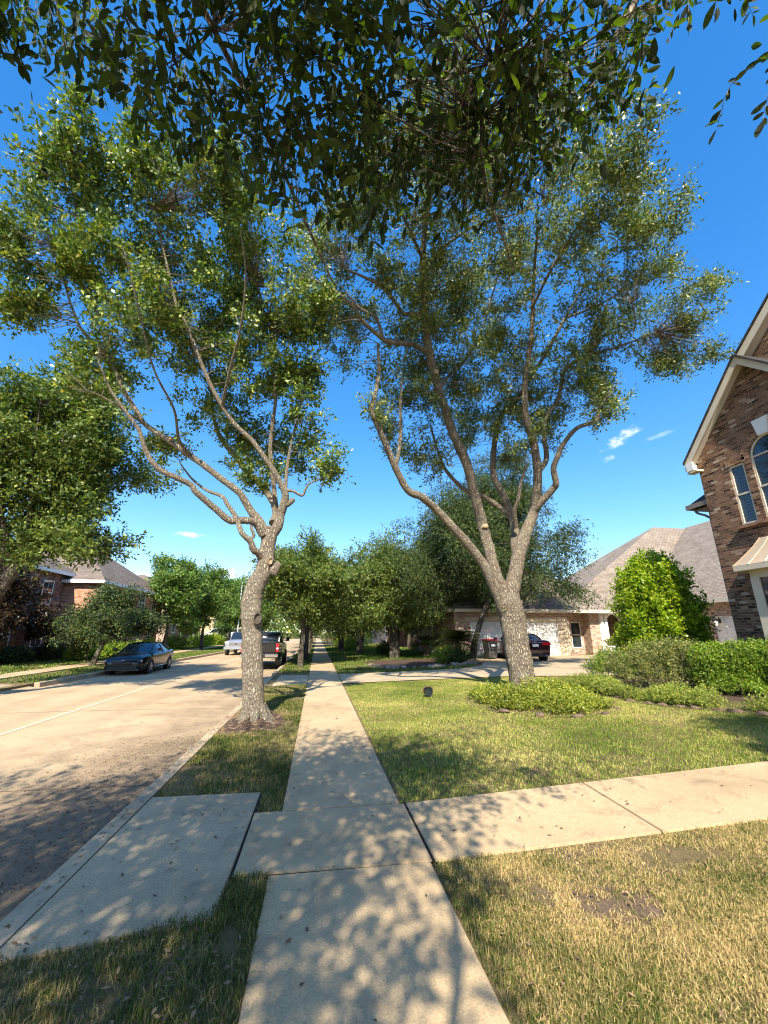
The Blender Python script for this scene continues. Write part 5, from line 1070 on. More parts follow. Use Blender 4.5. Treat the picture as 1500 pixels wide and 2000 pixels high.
# ------------------------------------------------------------------ vehicles
def loft(mb, secs, close=True):
    n = len(secs[0]); V = [p for s in secs for p in s]
    F = [(i*n+k, i*n+k+1, (i+1)*n+k+1, (i+1)*n+k) for i in range(len(secs)-1) for k in range(n-1)]
    if close: F += [tuple(range(n))[::-1], tuple((len(secs)-1)*n+k for k in range(n))]
    return mb.add(V, F)
def vehicle(name, loc, rz, label, cat, body, cabin, roofspan, paint, wheels, wr, hw, lights, group=None, pickup=False, plate=True, trim='black'):
    """body: (y, z_bottom, z_belt, half width, z_centre); cabin: (y, z_base, z_roof, hw_base, hw_roof); front is +y"""
    root = empty(name, loc, rz, label, cat, group)
    b = MB(); secs = []
    for (y, zb, zt, w, zc) in body:
        zm = zb+(zt-zb)*.55
        h = [(0, y, zb), (w*.86, y, zb), (w*.97, y, zb+.07), (w, y, zm), (w*.985, y, zt-.07), (w*.93, y, zt-.008), (w*.6, y, zt*.35+zc*.65), (0, y, zc)]
        secs.append([(-x, y_, z) for x, y_, z in h[::-1]][:-1]+h)
    secs = [s[7:]+s[:7] for s in secs]; secs = [s+[s[0]] for s in secs]
    loft(b, secs); bo = b.build('body', M[paint], root, 35)
    g = MB(); cs = []
    for (y, z0, z1, w0, w1) in cabin: cs.append([(-w0, y, z0), (-w1, y, z1-.05), (-w1+.1, y, z1), (0, y, z1+.012), (w1-.1, y, z1), (w1, y, z1-.05), (w0, y, z0)])
    loft(g, cs); g.build('window', M['carglass'], root, 40)
    a, c = roofspan; pr = MB(); sub = [(y, z0, z1, w0, w1) for (y, z0, z1, w0, w1) in cabin if a-.01 <= y <= c+.01]; rs = []
    for (y, z0, z1, w0, w1) in sub: rs.append([(-w1-.012, y, z1-.07), (-w1-.004, y, z1-.03), (-w1+.1, y, z1+.008), (0, y, z1+.022), (w1-.1, y, z1+.008), (w1+.004, y, z1-.03), (w1+.012, y, z1-.07)])
    loft(pr, rs, False)
    for s in (-1, 1):
        def edge(i, t): y, z0, z1, w0, w1 = cabin[i]; return np.array([s*(w0*(1-t)+w1*t+.006), y, z0*(1-t)+(z1-.05)*t])
        k0 = [i for i, q in enumerate(cabin) if q[0] >= a-.01][0]; k1 = [i for i, q in enumerate(cabin) if q[0] <= c+.01][-1]
        pr.tube([edge(i, 1) for i in range(k1, len(cabin))], .035, 5); pr.tube([edge(i, 1) for i in range(0, k0+1)], .045, 5)
        ym = (a+c)/2-.05; pr.tube([(s*(hw*.93), ym, cabin[k0][1]-.02), (s*(cabin[k0][4]+.006), ym, cabin[k0][2]-.05)], .035, 5)
    pr.build('roof', M[paint], root, 35)
    for (x, y) in [(s*(hw-.12), y) for y in wheels for s in (-1, 1)]:
        s = 1 if x > 0 else -1
        wm = MB(); wm.lathe([(wr+.055, -.1), (wr+.055, s*.127)], 24, (x, y, wr), 'x'); arch = wm.build('wheel_well', M['black'], root)
        w = MB(); w.lathe([(wr*.62, -.11), (wr*.93, -.12), (wr, -.09), (wr, .09), (wr*.93, .135), (wr*.66, .135), (wr*.62, .11)] if s > 0 else [(wr*.62, .11), (wr*.93, .12), (wr, .09), (wr, -.09), (wr*.93, -.135), (wr*.66, -.135), (wr*.62, -.11)], 24, (x, y, wr), 'x')
        wo = w.build('wheel', M['rubber'], root, 40)
        rm = MB(); xs = x+s*.115; rm.lathe([(wr*.64, 0), (wr*.56, s*.02), (wr*.52, -s*.03), (0, -s*.03)], 20, (xs, y, wr), 'x')
        for k in range(5):
            an = 2*math.pi*k/5+.3; d = np.array([0, math.cos(an), math.sin(an)]); t = np.array([0, -d[2], d[1]]); c0 = np.array([xs, y, wr])
            rm.prism([c0+d*wr*.08-t*.04, c0+d*wr*.58-t*.025, c0+d*wr*.58+t*.025, c0+d*wr*.08+t*.04], (s*.015, 0, 0))
        rm.lathe([(.05, -.01), (.045, s*.025)], 10, (xs, y, wr), 'x'); rm.build('rim', M['alloy'], wo, 40)
    for (nm, mat, boxes) in lights:
        for bx in boxes: m = MB(); m.bbox(*bx, b=.012); m.build(nm, M[mat], root, 40)
    for s in (-1, 1):
        m = MB(); mw, mh = (.16, .26) if pickup else (.13, .14); zz = cabin[-1][1]+.1; y = cabin[-1][0]-.45
        x0, x1 = sorted((s*(hw+.02), s*(hw+.06+mw))); m.bbox(x0, x1, y-.05, y+.07, zz, zz+mh, .025); xa, xb = sorted((s*(hw-.12), s*(hw+.03))); m.box(xa, xb, y-.02, y+.03, zz+.02, zz+.06); m.build('mirror', M[trim if pickup else paint], root, 40)
    return root
def vehicles():
    # black sedan facing us at the opposite curb
    body = [(-2.44, .42, .88, .70, .92), (-2.36, .30, 1.0, .82, 1.05), (-2.0, .22, 1.05, .91, 1.10), (-1.3, .19, 1.0, .93, 1.02), (0, .17, .94, .93, .96), (1.0, .17, .93, .93, .98), (1.5, .19, .90, .92, .97), (2.0, .20, .83, .89, .90), (2.3, .21, .74, .82, .80), (2.43, .24, .66, .72, .70), (2.47, .34, .58, .62, .60)]
    cabin = [(-2.0, 1.03, 1.06, .74, .66), (-1.45, 1.0, 1.25, .82, .64), (-.95, .98, 1.38, .85, .60), (-.4, .96, 1.44, .86, .58), (.1, .95, 1.43, .86, .58), (.4, .94, 1.39, .86, .59), (.85, .94, 1.17, .84, .66), (1.25, .94, .97, .80, .70)]
    L = [('headlight', 'lamp', [(-.80, -.46, 2.22, 2.36, .60, .69), (.46, .80, 2.22, 2.36, .60, .69)]), ('grille', 'black', [(-.44, .44, 2.36, 2.475, .50, .62)]), ('bumper', 'black', [(-.62, .62, 2.38, 2.49, .27, .42)]), ('bumper_trim', 'chrome', [(-.70, .70, 2.34, 2.455, .235, .262)]),
         ('emblem', 'chrome', [(-.09, .09, 2.40, 2.475, .66, .685)]), ('tail_light', 'tail', [(-.8, -.4, -2.42, -2.3, .84, .92), (.4, .8, -2.42, -2.3, .84, .92)]), ('licence_plate', 'plate', [(-.16, .16, -2.47, -2.43, .58, .7)]), ('sill_trim', 'chrome', [(-.945, -.925, -1.0, 1.0, .30, .33), (.925, .945, -1.0, 1.0, .30, .33)])]
    vehicle('parked_car', (-8.95, 24.3, STZ+.005), R(181.5), 'shiny black sedan parked at the opposite curb, facing the viewer', 'car', body, cabin, (-.95, .4), 'blackpaint', (-1.42, 1.45), .335, .93, L)
    # maroon sedan nose in on the drive
    body2 = [(-2.42, .45, .92, .74, .98), (-2.36, .28, 1.06, .84, 1.10), (-2.0, .22, 1.09, .91, 1.13), (-1.3, .19, 1.03, .93, 1.05), (0, .17, .97, .93, .99), (1.0, .17, .95, .93, 1.0), (1.5, .19, .92, .92, .98), (2.0, .20, .85, .88, .91), (2.35, .24, .74, .78, .78), (2.43, .36, .6, .66, .62)]
    cabin2 = [(-1.85, 1.06, 1.09, .76, .68), (-1.4, 1.04, 1.28, .82, .64), (-1.0, 1.01, 1.42, .85, .60), (-.4, .98, 1.47, .86, .59), (.1, .97, 1.46, .86, .59), (.4, .96, 1.42, .86, .60), (.85, .96, 1.20, .84, .66), (1.25, .96, .99, .80, .70)]
    L2 = [('tail_light', 'tail', [(-.86, -.42, -2.44, -2.25, .82, .98), (.42, .86, -2.44, -2.25, .82, .98)]), ('trunk_trim', 'chrome', [(-.42, .42, -2.455, -2.40, .93, .97)]), ('licence_plate', 'plate', [(-.17, .17, -2.46, -2.42, .74, .88)]), ('bumper_trim', 'black', [(-.72, .72, -2.47, -2.3, .24, .36)]), ('emblem', 'chrome', [(-.06, .06, -2.45, -2.4, 1.0, 1.05)]), ('headlight', 'lamp', [(-.8, -.5, 2.2, 2.38, .6, .7), (.5, .8, 2.2, 2.38, .6, .7)]), ('exhaust_pipe', 'chrome', [(.5, .62, -2.48, -2.3, .25, .31)])]
    p = onground(1062, 1292); x = p[0]-.25
    vehicle('parked_car', (x, p[1]+2.35, float(H(x))+.012), R(-4), 'dark maroon sedan parked before the white garage door', 'car', body2, cabin2, (-1.0, .4), 'redpaint', (-1.42, 1.42), .33, .93, L2)
    # black pickup seen from behind
    body3 = [(-3.1, .72, 1.36, .94, 1.36), (-3.06, .62, 1.42, .98, 1.42), (-1.3, .5, 1.42, .99, 1.42), (0, .48, 1.30, .99, 1.31), (1.2, .48, 1.30, .99, 1.34), (1.7, .5, 1.28, .98, 1.34), (2.6, .55, 1.22, .96, 1.30), (3.0, .6, 1.1, .92, 1.16), (3.08, .7, 1.0, .86, 1.05)]
    cabin3 = [(-1.32, 1.36, 1.40, .88, .80), (-1.22, 1.34, 1.80, .88, .78), (-1.1, 1.32, 1.93, .89, .76), (-.4, 1.3, 1.98, .89, .76), (.4, 1.3, 1.97, .89, .76), (.75, 1.3, 1.92, .89, .76), (1.15, 1.3, 1.6, .88, .8), (1.5, 1.3, 1.33, .86, .8)]
    L3 = [('tail_light', 'tail', [(-.99, -.83, -3.14, -2.98, .92, 1.36), (.83, .99, -3.14, -2.98, .92, 1.36)]), ('reverse_light', 'lamp', [(-.975, -.845, -3.15, -3.1, 1.05, 1.14), (.845, .975, -3.15, -3.1, 1.05, 1.14)]), ('bumper', 'chrome', [(-.98, -.3, -3.32, -3.1, .66, .82), (.3, .98, -3.32, -3.1, .66, .82)]), ('bumper_step', 'black', [(-.3, .3, -3.31, -3.1, .64, .83), (-.95, .95, -3.28, -3.1, .83, .86)]),
          ('tailgate', 'truckpaint', [(-.81, .81, -3.13, -3.06, .9, 1.40)]), ('emblem', 'chrome', [(-.15, .15, -3.15, -3.12, 1.12, 1.2)]), ('licence_plate', 'plate', [(-.16, .16, -3.33, -3.3, .66, .8)]), ('marker_light', 'amber', [(-.62+k*.28, -.5+k*.28, -1.12, -1.04, 1.955, 1.99) for k in range(5)]), ('hitch', 'black', [(-.12, .12, -3.35, -2.9, .48, .62)]), ('headlight', 'lamp', [(-.9, -.6, 2.95, 3.1, .95, 1.15), (.6, .9, 2.95, 3.1, .95, 1.15)])]
    vehicle('pickup_truck', (-2.98, 27.0, STZ+.005), R(-.5), 'black crew cab pickup parked behind the crooked oak trunk', 'pickup truck', body3, cabin3, (-1.1, .75), 'truckpaint', (-1.95, 1.95), .42, 1.0, L3, pickup=True)
    # silver pickup facing us, far
    L4 = [('headlight', 'lamp', [(-.95, -.62, 2.85, 3.05, .98, 1.16), (.62, .95, 2.85, 3.05, .98, 1.16)]), ('grille', 'alloy', [(-.6, .6, 2.98, 3.11, .78, 1.1)]), ('emblem', 'black', [(-.1, .1, 3.1, 3.13, .93, 1.01)]), ('bumper', 'silver', [(-.98, .98, 2.95, 3.2, .52, .74)]), ('tail_light', 'tail', [(-.98, -.84, -3.12, -3.0, .92, 1.3), (.84, .98, -3.12, -3.0, .92, 1.3)])]
    vehicle('pickup_truck', (-6.95, 42, STZ+.005), R(180), 'silver pickup facing the viewer, half hidden by the oak trunk', 'pickup truck', body3, cabin3, (-1.1, .75), 'silver', (-1.95, 1.95), .40, 1.0, L4, pickup=True)
    p = at(428, 1249, 72)
    vehicle('parked_van', (p[0], 72, .40), R(75), 'white vehicle on a driveway far down the opposite side', 'van', body3, [(-2.9, 1.36, 1.9, .88, .8)]+cabin3[2:], (-2.9, .75), 'whitepaint', (-1.95, 1.95), .38, 1.0, [('headlight', 'lamp', [(-.95, -.62, 2.85, 3.05, .98, 1.16), (.62, .95, 2.85, 3.05, .98, 1.16)])])
vehicles()

# ------------------------------------------------------------------ planting beds, shrubs, small things
def shrub(name, cat, loc, blobs, leaf, n, L, asp, label, seed, per=9, spread=.1, up=.4, shell=4.0, stems=6, sr=.012, group=None, gap=.2, gscale=3.0, kind=None):
    root = empty(name, loc, 0, label, cat, group); r = np.random.default_rng(seed); mb = MB()
    cen = np.mean([b[0] for b in blobs], axis=0); L_ = []
    for k in range(stems):
        b = blobs[r.integers(len(blobs))]; e = np.array(b[0])+r.standard_normal(3)*np.array(np.broadcast_to(b[1], 3))*.45; base = np.array([e[0]*.55+cen[0]*.1, e[1]*.55+cen[1]*.1, -.03])
        q = np.array([base, (base+e)/2+r.standard_normal(3)*.04, e]); mb.tube(q, [sr*1.4, sr, sr*.4], 5, spl=3); L_.append(sample_limb(q, 5))
    V, F, C, tw, sp = foliage(blobs, n, L, asp, seed+1, per=per, spread=spread, up=up, shell=shell, gap=gap, gscale=gscale)
    ok = V[:, 2].reshape(-1, 4).min(1) > -.03; V = V.reshape(-1, 4, 3)[ok].reshape(-1, 3); F = [np.arange(len(V)).reshape(-1, 4)]
    if L_: twigs(mb, C, tw, sp, L_, seed+2, 60, .005)
    if stems: mb.build('stem', M['barkC'], root)
    link('foliage', np_mesh('foliage', V, F), leaf, root)
    if kind: root['kind'] = kind
    return root
def stone_bm(r, s, flat=.55):
    bm = bmesh.new(); bmesh.ops.create_icosphere(bm, subdivisions=2, radius=1)
    k = r.uniform(0, 9, 3)
    for v in bm.verts:
        d = 1+.16*math.sin(3*v.co.x+k[0])+.13*math.sin(4*v.co.y+k[1])+.1*math.sin(5*v.co.z+k[2]); v.co = Vector((max(-.8, min(.8, v.co.x*d))*s[0], max(-.8, min(.8, v.co.y*d))*s[1], max(-.75, min(.75, v.co.z*d))*s[2]))
    return bm
def blobline(P, w, h, step, r, jit=.25):
    P = np.array(P, float); seg = np.linalg.norm(np.diff(P, axis=0), axis=1); tot = seg.sum(); out = []
    for s in np.arange(0, tot, step):
        i = int(np.searchsorted(np.cumsum(seg), s)); i = min(i, len(seg)-1); t = (s-np.concatenate([[0], np.cumsum(seg)])[i])/seg[i]; c = P[i]*(1-t)+P[i+1]*t
        k = r.uniform(1-jit, 1+jit); out.append((c+np.array([r.uniform(-.1, .1)*w, r.uniform(-.1, .1)*w, h*k*.55]), (w*k, w*k, h*k*.6), 1))
    return out
def sheet(name, poly, mat, label, cat, z=.004, dome=0.0):
    mb = MB(); bm = bmesh.new(); vs = [bm.verts.new((x, y, 0)) for x, y in poly]; bm.faces.new(vs)
    for x in (1.0, 14.2): bmesh.ops.bisect_plane(bm, geom=bm.verts[:]+bm.edges[:]+bm.faces[:], plane_co=(x, 0, 0), plane_no=(1, 0, 0))
    for v in bm.verts: v.co.z = float(H(v.co.x))-.02+z
    bmesh.ops.triangulate(bm, faces=bm.faces); bmesh.ops.recalc_face_normals(bm, faces=bm.faces); mb.bm(bm)
    return tag(mb.build(name, mat), label, cat, kind='structure')
def garden():
    r = np.random.default_rng(77)
    P = lambda px, py, dz=0: np.array(onground(px, py, dz))
    # bed in front of the brick house: outline from the picture
    e = [P(1128, 1346), P(1180, 1358), P(1240, 1372), P(1320, 1381), P(1400, 1388), P(1500, 1398)]
    sheet('mulch', [tuple(p[:2]) for p in e]+[(10.6, 7.2), (11.3, 7.0), (11.9, 10.8), (13.2, 14.5), (9.6, 14.0)], M['mulch'], 'dark mulch of the planting bed before the brick house', 'mulch', .018)
    # juniper edging, stones under it
    ctr = [p+np.array([.25, .32, 0]) for p in e]
    c0 = ctr[2]; o = tuple(c0); bl = blobline([p-c0 for p in ctr[:5]], .27, .3, .26, r, .3)
    shrub('juniper', 'shrub', o, bl, M['junleaf'], 34000, .042, .4, 'low yellow green juniper strip edging the bed', 101, 10, .07, .5, 3.0, 0, gap=.3)
    c1 = ctr[5]; shrub('juniper', 'shrub', tuple(c1), blobline([np.zeros(3), np.array([.7, -1.0, 0])], .3, .3, .3, r), M['junleaf'], 7000, .05, .35, 'short juniper clump at the right end of the bed edge', 102, 10, .07, .5, 3.0, 0)
    for k in range(10):
        t = (k+r.uniform(-.25, .25))/9*3.9+1.0; i = min(int(t), 4); p = e[i]+(e[i+1]-e[i])*(t-i); m = MB(); m.bm(stone_bm(r, (r.uniform(.1, .17), r.uniform(.07, .11), r.uniform(.04, .075)))); so = m.build('edging_stone', M['stone'], None, 30); so.location = (p[0]+.06, p[1]+.08, float(H(p[0]))+.005); so.rotation_euler = (r.uniform(-.2, .2), 0, r.uniform(-.6, .6)-.8)
        tag(so, 'rust brown edging stone half under the juniper strip', 'stone', 'edging stones of the front bed')
    # shrubs behind, each found by its foot and top
    def foot(px, py): return P(px, py, 0)
    ul = np.array([.73, -.68]); gz = lambda p: (p[0], p[1], float(H(p[0])))
    def lat(c, t, d=0): return np.array(c)+ul*t+np.array([.68, .73])*d
    def cl(c, rows): return [((*(lat((0, 0), t, d)), z), rr, 1) for t, d, z, rr in rows]
    shrub('shrub', 'shrub', gz((9.85, 11.25)), cl(0, [(t, d, z, (.42, .42, .36)) for t, d, z in ((-1.15, .1, .55), (-.8, 0, .8), (-.4, .1, .95), (0, 0, 1.0), (.45, .05, 1.02), (.9, .1, 1.0), (1.25, .1, .8), (-.6, -.1, .45), (-.1, -.1, .5), (.4, -.1, .5), (.9, -.1, .45), (.2, .3, .95), (.7, .3, .9))]), M['twiggyleaf'], 26000, .048, .5, 'twiggy olive green shrub with bare grey stems showing, left of the round boxwood', 103, 8, .1, .3, 3.0, 34, .011, gap=.75, gscale=4)
    shrub('boxwood', 'shrub', gz((10.6, 9.95)), cl(0, [(-.25, 0, .85, (.5, .5, .42)), (.28, 0, .87, (.5, .5, .42)), (0, .2, .85, (.55, .55, .42)), (0, .15, .45, (.6, .55, .4)), (.3, .1, .5, (.5, .5, .4)), (-.3, .1, .5, (.5, .5, .4))]), M['boxleaf'], 32000, .042, .6, 'round clipped boxwood with bright top and dark base', 104, 9, .06, .4, 9.0, 10)
    shrub('shrub', 'shrub', gz((10.45, 9.7)), [((-.25, .25, .22), (.34, .34, .13), 1), ((.15, -.15, .28), (.42, .42, .13), 1), ((.45, -.5, .2), (.34, .34, .12), 1), ((.1, .1, .42), (.3, .3, .1), .7)], M['boxleaf'], 6000, .05, .4, 'low layered shrub at the foot of the round boxwood', 105, 9, .12, .2, 2.0, 6)
    shrub('hedge', 'hedge', gz((11.3, 9.2)), [((x, y, z), (.5, .5, .45), 1) for x, y, z in ((-.05, .45, .9), (.0, .0, .92), (.05, -.5, .93), (.1, -1.0, .93), (.1, -1.5, .93), (0, .2, .5), (.05, -.4, .5), (.1, -1.0, .5))], M['boxleaf'], 34000, .042, .6, 'clipped hedge running out of the picture beneath the bay window', 106, 9, .06, .4, 9.0, 8)
    c = foot(1195, 1328)+np.array([.2, .3, 0]); shrub('shrub', 'shrub', tuple(c), [((-.35, .2, .4), (.45, .45, .3), 1), ((.3, -.2, .5), (.5, .45, .38), 1), ((0, .1, .75), (.35, .35, .3), 1)], M['boxleaf'], 8000, .05, .5, 'small loose shrub at the driveway end of the bed', 107, 8, .14, .5, 1.5, 8, gap=.6)
    d = np.array([12.6, 14.05, float(H(12.75))])
    sp = [((0, 0, z), (w, w, .55), 1) for z, w in ((.5, 1.25), (1.0, 1.35), (1.5, 1.38), (2.0, 1.36), (2.5, 1.28), (3.0, 1.2), (3.4, 1.05), (3.75, .85), (3.95, .62))]+[((math.cos(t)*w, math.sin(t)*w, z), (.22, .22, .3), 1.3) for t, z, w in [(k*1.37+.4, .5+.09*k, 1.42 if k < 26 else 1.15) for k in range(36)]]+[((math.cos(t)*w, math.sin(t)*w, z), (.42, .42, .5), .9) for t, z, w in [(k*2.4, .4+.11*k, 1.2*(1-.02*k)) for k in range(32)]]
    shrub('climbing_vine', 'vine', tuple(d), sp, M['vineleaf'], 60000, .105, .62, 'bright yellow green cone of vine leaves before the tan roof', 108, 9, .17, .3, 5.0, 16, .02, gap=.45, gscale=2.2)
    for k, (px, py) in enumerate(((1398, 1275), (1380, 1290))):
        f = np.array([12.2-.5*k, 12.6+.3*k, .28]); shrub('shrub', 'shrub', tuple(f), [((0, 0, .9), (.4, .4, .35), 1), ((.3, .2, .7), (.4, .4, .3), 1)], M['elmleaf'], 2500, .09, .4, ('dark spiky shrub peeking over the hedge by the house corner', 'dark leafy shrub between the vine cone and the hedge')[k], 109+k, 8, .16, .4, 2, 8)
    # ground cover ring round the big oak
    b0 = onground(1024, 1352); g0 = np.array([b0[0]-.42, b0[1]-1.45, float(H(b0[0]))])
    bl = []
    for k in range(70):
        t = r.uniform(0, 2*np.pi); q = math.sqrt(r.uniform(0, 1)); x, y = math.cos(t)*q*1.4+.0, math.sin(t)*q*1.65; hh = .27*(1-.5*q*q)*r.uniform(.7, 1.25); bl.append(((x, y, hh*.5+.02+.02*x), (.3, .3, hh), 1))
    sheet('mulch', [(g0[0]+math.cos(t)*1.75, g0[1]+math.sin(t)*2.0) for t in np.arange(0, 6.2, .4)], M['mulch'], 'dark soil ring under the ground cover of the big oak', 'mulch', .012)
    shrub('ground_cover', 'ground cover', tuple(g0), bl, M['coverleaf'], 46000, .052, .55, 'leafy yellow green ground cover around the foot of the big oak', 120, 8, .07, .5, 2.0, 0, kind='stuff', gap=.35, gscale=3)
    for k in range(6):
        t = -2.5+k*.42; m = MB(); m.bm(stone_bm(r, (r.uniform(.1, .16), r.uniform(.08, .11), .05))); so = m.build('edging_stone', M['stone'], None, 30); so.location = (g0[0]+math.cos(t)*1.72, g0[1]+math.sin(t)*1.95, float(H(g0[0]))+.005); so.rotation_euler = (0, 0, t+1.5); tag(so, 'flat brown stone edging the ground cover ring', 'stone', 'edging stones of the oak ring')
    # bare mound at the street oak
    m = MB(); V = []; F = []; n, k_ = 30, 9
    cx, cy = -1.2, 9.65
    for i in range(k_):
        q = i/(k_-1)
        for j in range(n):
            t = 2*np.pi*j/n; rx = .62+.05*math.sin(3*t); x = cx+math.cos(t)*q*rx; y = cy+math.sin(t)*q*(1.15+.12*math.sin(2*t+1)); x = min(max(x, -1.74), -.34)
            V.append((x, y, -.025+.16*(1-q)**1.1*(1+.25*r.standard_normal())+.004))
    F = [(i*n+j, i*n+(j+1) % n, (i+1)*n+(j+1) % n, (i+1)*n+j) for i in range(k_-1) for j in range(n)]
    m.add(V, F); tag(m.build('mulch', M['mulch'], None, 60), 'mound of dark pine straw at the foot of the crooked oak', 'mulch', kind='structure')
    ns = 900; q = np.sqrt(r.uniform(0, 1, ns)); t = r.uniform(0, 2*np.pi, ns); PP = np.stack([np.clip(cx+np.cos(t)*q*.75, -1.9, -.36), cy+np.sin(t)*q*1.5, .13*(1-q)+.0], 1); ax = r.standard_normal((ns, 3)); ax[:, 2] *= .25
    V, F = leaves_np(PP, ax, r.standard_normal((ns, 3)), .13*r.uniform(.5, 1.3, ns), .05, r, 0); tag(link('pine_straw', np_mesh('pine_straw', V, F), M['straw']), 'loose straw and roots strewn over the mound at the crooked oak', 'straw', kind='stuff')
    # neighbour's bed with rocks and sago palms
    bed = [(3.2, 21.3), (5.0, 20.9), (6.8, 21.0), (7.9, 21.9), (8.5, 23.2), (8.7, 26.0), (8.4, 28.5), (4.4, 31), (2.6, 28)]
    sheet('mulch', bed, M['mulch'], 'dark mulch bed beyond the driveway under the multi stemmed oak', 'mulch', .02)
    rim = [(3.0, 23.5), (3.2, 21.4), (5.0, 20.95), (6.8, 21.05), (7.95, 21.9), (8.55, 23.2), (8.75, 25.5)]; rp = sample_limb(np.array([(x, y, 0) for x, y in rim]), 6)
    for k, p in enumerate(rp):
        if r.uniform() < .2: continue
        m = MB(); s = r.choice([.09, .13, .17, .24])*r.uniform(.8, 1.2); m.bm(stone_bm(r, (s*1.2, s, s*.7))); so = m.build('rock', M['rock'], None, 30); so.location = (p[0]+r.uniform(-.2, .2), p[1]+r.uniform(-.1, .3), float(H(p[0]))+.02); so.rotation_euler = (0, 0, r.uniform(0, 6)); tag(so, 'pale rough rock edging the mulch bed beyond the driveway', 'rock', 'rocks edging the bed beyond the driveway')
    def sago(loc, Rr, h, n, mat, label, seed):
        q = np.random.default_rng(seed); root = empty('sago_palm', loc, 0, label, 'palm'); tb = MB(); tb.lathe([(.2, -.1), (.22, h*.4), (.17, h*.8), (.05, h*.9)], 12); tb.build('trunk', M['barkC'], root)
        PP, AA, NN, LL = [], [], [], []; st = MB()
        for k in range(n):
            a = k*2.4+q.uniform(-.2, .2); el = q.uniform(-.1, 1.3); d = np.array([math.cos(a), math.sin(a), 0]); ln = Rr*q.uniform(.85, 1.1); pts = []
            for t in np.linspace(0, 1, 14): pts.append(np.array([0, 0, h*.85])+d*ln*t*math.cos(el*(1-.3*t))+np.array([0, 0, ln*(t*math.sin(el)-.55*t*t)]))
            pts = np.array(pts); st.tube(pts, np.linspace(.018, .005, 14), 4, cap=False); tg = np.gradient(pts, axis=0); tg /= np.linalg.norm(tg, axis=1, keepdims=True)
            for j in np.arange(1.5, 13, .42):
                i = int(j); p = pts[i]+(pts[min(i+1, 13)]-pts[i])*(j-i)
                for s in (-1, 1):
                    sd = np.cross(tg[i], (0, 0, 1)); sd /= np.linalg.norm(sd)+1e-6; PP.append(p); AA.append(sd*s*.85+tg[i]*.65+np.array([0, 0, .15])); NN.append(np.array([0, 0, 1.0])+sd*s*.3); LL.append(Rr*.24*math.sin(math.pi*(.12+.85*j/13)))
        V, F = leaves_np(np.array(PP), np.array(AA), np.array(NN), np.array(LL), .1, q, .1); c = link('crown', np_mesh('crown', V, F), mat, root); st.build('frond_rib', mat, root)
    p = at(895, 1262, 23.6); sago((p[0], p[1], float(H(p[0]))), 1.75, 1.2, 64, M['palmleaf'], 'large dark sago palm arching beside the garage drive', 131)
    p = at(832, 1262, 29.5); sago((p[0], p[1], float(H(p[0]))), 1.35, .9, 40, M['palmpale'], 'smaller lighter sago palm in front of the red brick house', 132)
    for k, (px, py, Y, s, mt, lb) in enumerate(((870, 1285, 23.2, .6, 'boxleaf', 'clipped low shrub left of the large sago palm'), (900, 1290, 22.6, .55, 'elmleaf', 'dark low shrub at the foot of the large sago palm'), (755, 1265, 33, .7, 'elmleaf', 'dark shrub behind the multi stemmed oak trunks'),
            (690, 1262, 46, .9, 'vineleaf', 'bright yellow green shrub on the lawn of the far house'), (668, 1262, 52, .9, 'vineleaf', 'yellow green shrub farther along the sunny lawn'), (702, 1235, 50, 1.6, 'brightleaf', 'tall light green shrub before the beige house'), (818, 1250, 40, .9, 'maroon', 'dark reddish shrub against the red brick wall'))):
        p = at(px, py, Y); shrub('shrub', 'shrub', (p[0], Y, float(H(p[0]))), [((0, 0, s*.75), (s, s, s*.75), 1), ((s*.4, .2, s*.6), (s*.7, s*.7, s*.6), 1), ((-s*.5, -.1, s*.6), (s*.7, s*.7, s*.6), 1)], M[mt], 3500, .07+.03*s*Y/30, .5, lb, 140+k, 8, .15, .4, 4, 5)
    # across the street
    for k, (x, y, s, mt, lb) in enumerate(((-14.6, 33.6, .75, 'boxleaf', 'rounded clipped hedge below the white windows, nearer one'), (-14.3, 36.2, .75, 'boxleaf', 'rounded clipped hedge below the white windows, farther one'), (-16.4, 30.0, .7, 'elmleaf', 'dark spreading shrub by the front walk across the street'), (-16.5, 26.6, .6, 'elmleaf', 'low dark shrub under the shaded window'),
            (-14.7, 30.2, .55, 'vineleaf', 'yellow green shrub beside the leaning tree trunk'), (-17.0, 22.6, .7, 'elmleaf', 'dark shrub below the magnolia'), (-13.9, 19.6, .55, 'boxleaf', 'low flat hedge on the lawn at the picture edge'), (-15.5, 42, .9, 'vineleaf', 'sunny yellow shrub behind the sedan roof'), (-13.9, 55, 1.1, 'vineleaf', 'sunny shrub mass beyond the green trees'), (-14.8, 48, 1.0, 'boxleaf', 'square hedge beyond the green tree trunks'), (-14.4, 66, 1.2, 'vineleaf', 'yellowish shrub near the light pole'))):
        shrub('shrub', 'shrub', (x, y, float(H(x))), [((0, 0, s*.7), (s*1.1, s*1.3, s*.7), 1), ((s*.3, s*.9, s*.6), (s*.9, s*.9, s*.6), 1), ((-s*.4, -s*.9, s*.6), (s*.9, s*.9, s*.55), 1)], M[mt], 4000, .1*(.7+y/60), .5, lb, 170+k, 8, .15, .4, 4, 4)
    # rubbish bin
    p = onground(958, 1286); w = empty('wheelie_bin', (10.35, 24.75, float(H(10.35))+.008), R(8), 'grey rubbish bin with red lid beside the garage door', 'bin'); m = MB()
    loft(m, [[(-x, -y, z), (x, -y, z), (x, y, z), (-x, y, z), (-x, -y, z)] for z, x, y in ((.06, .23, .26), (.1, .25, .28), (.98, .31, .36), (1.0, .33, .38), (1.04, .33, .38))]); m.box(-.2, .2, -.385, -.355, .55, .6); m.box(-.26, .26, -.4, -.36, .9, .95); m.build('body', M['bin'], w, 30)
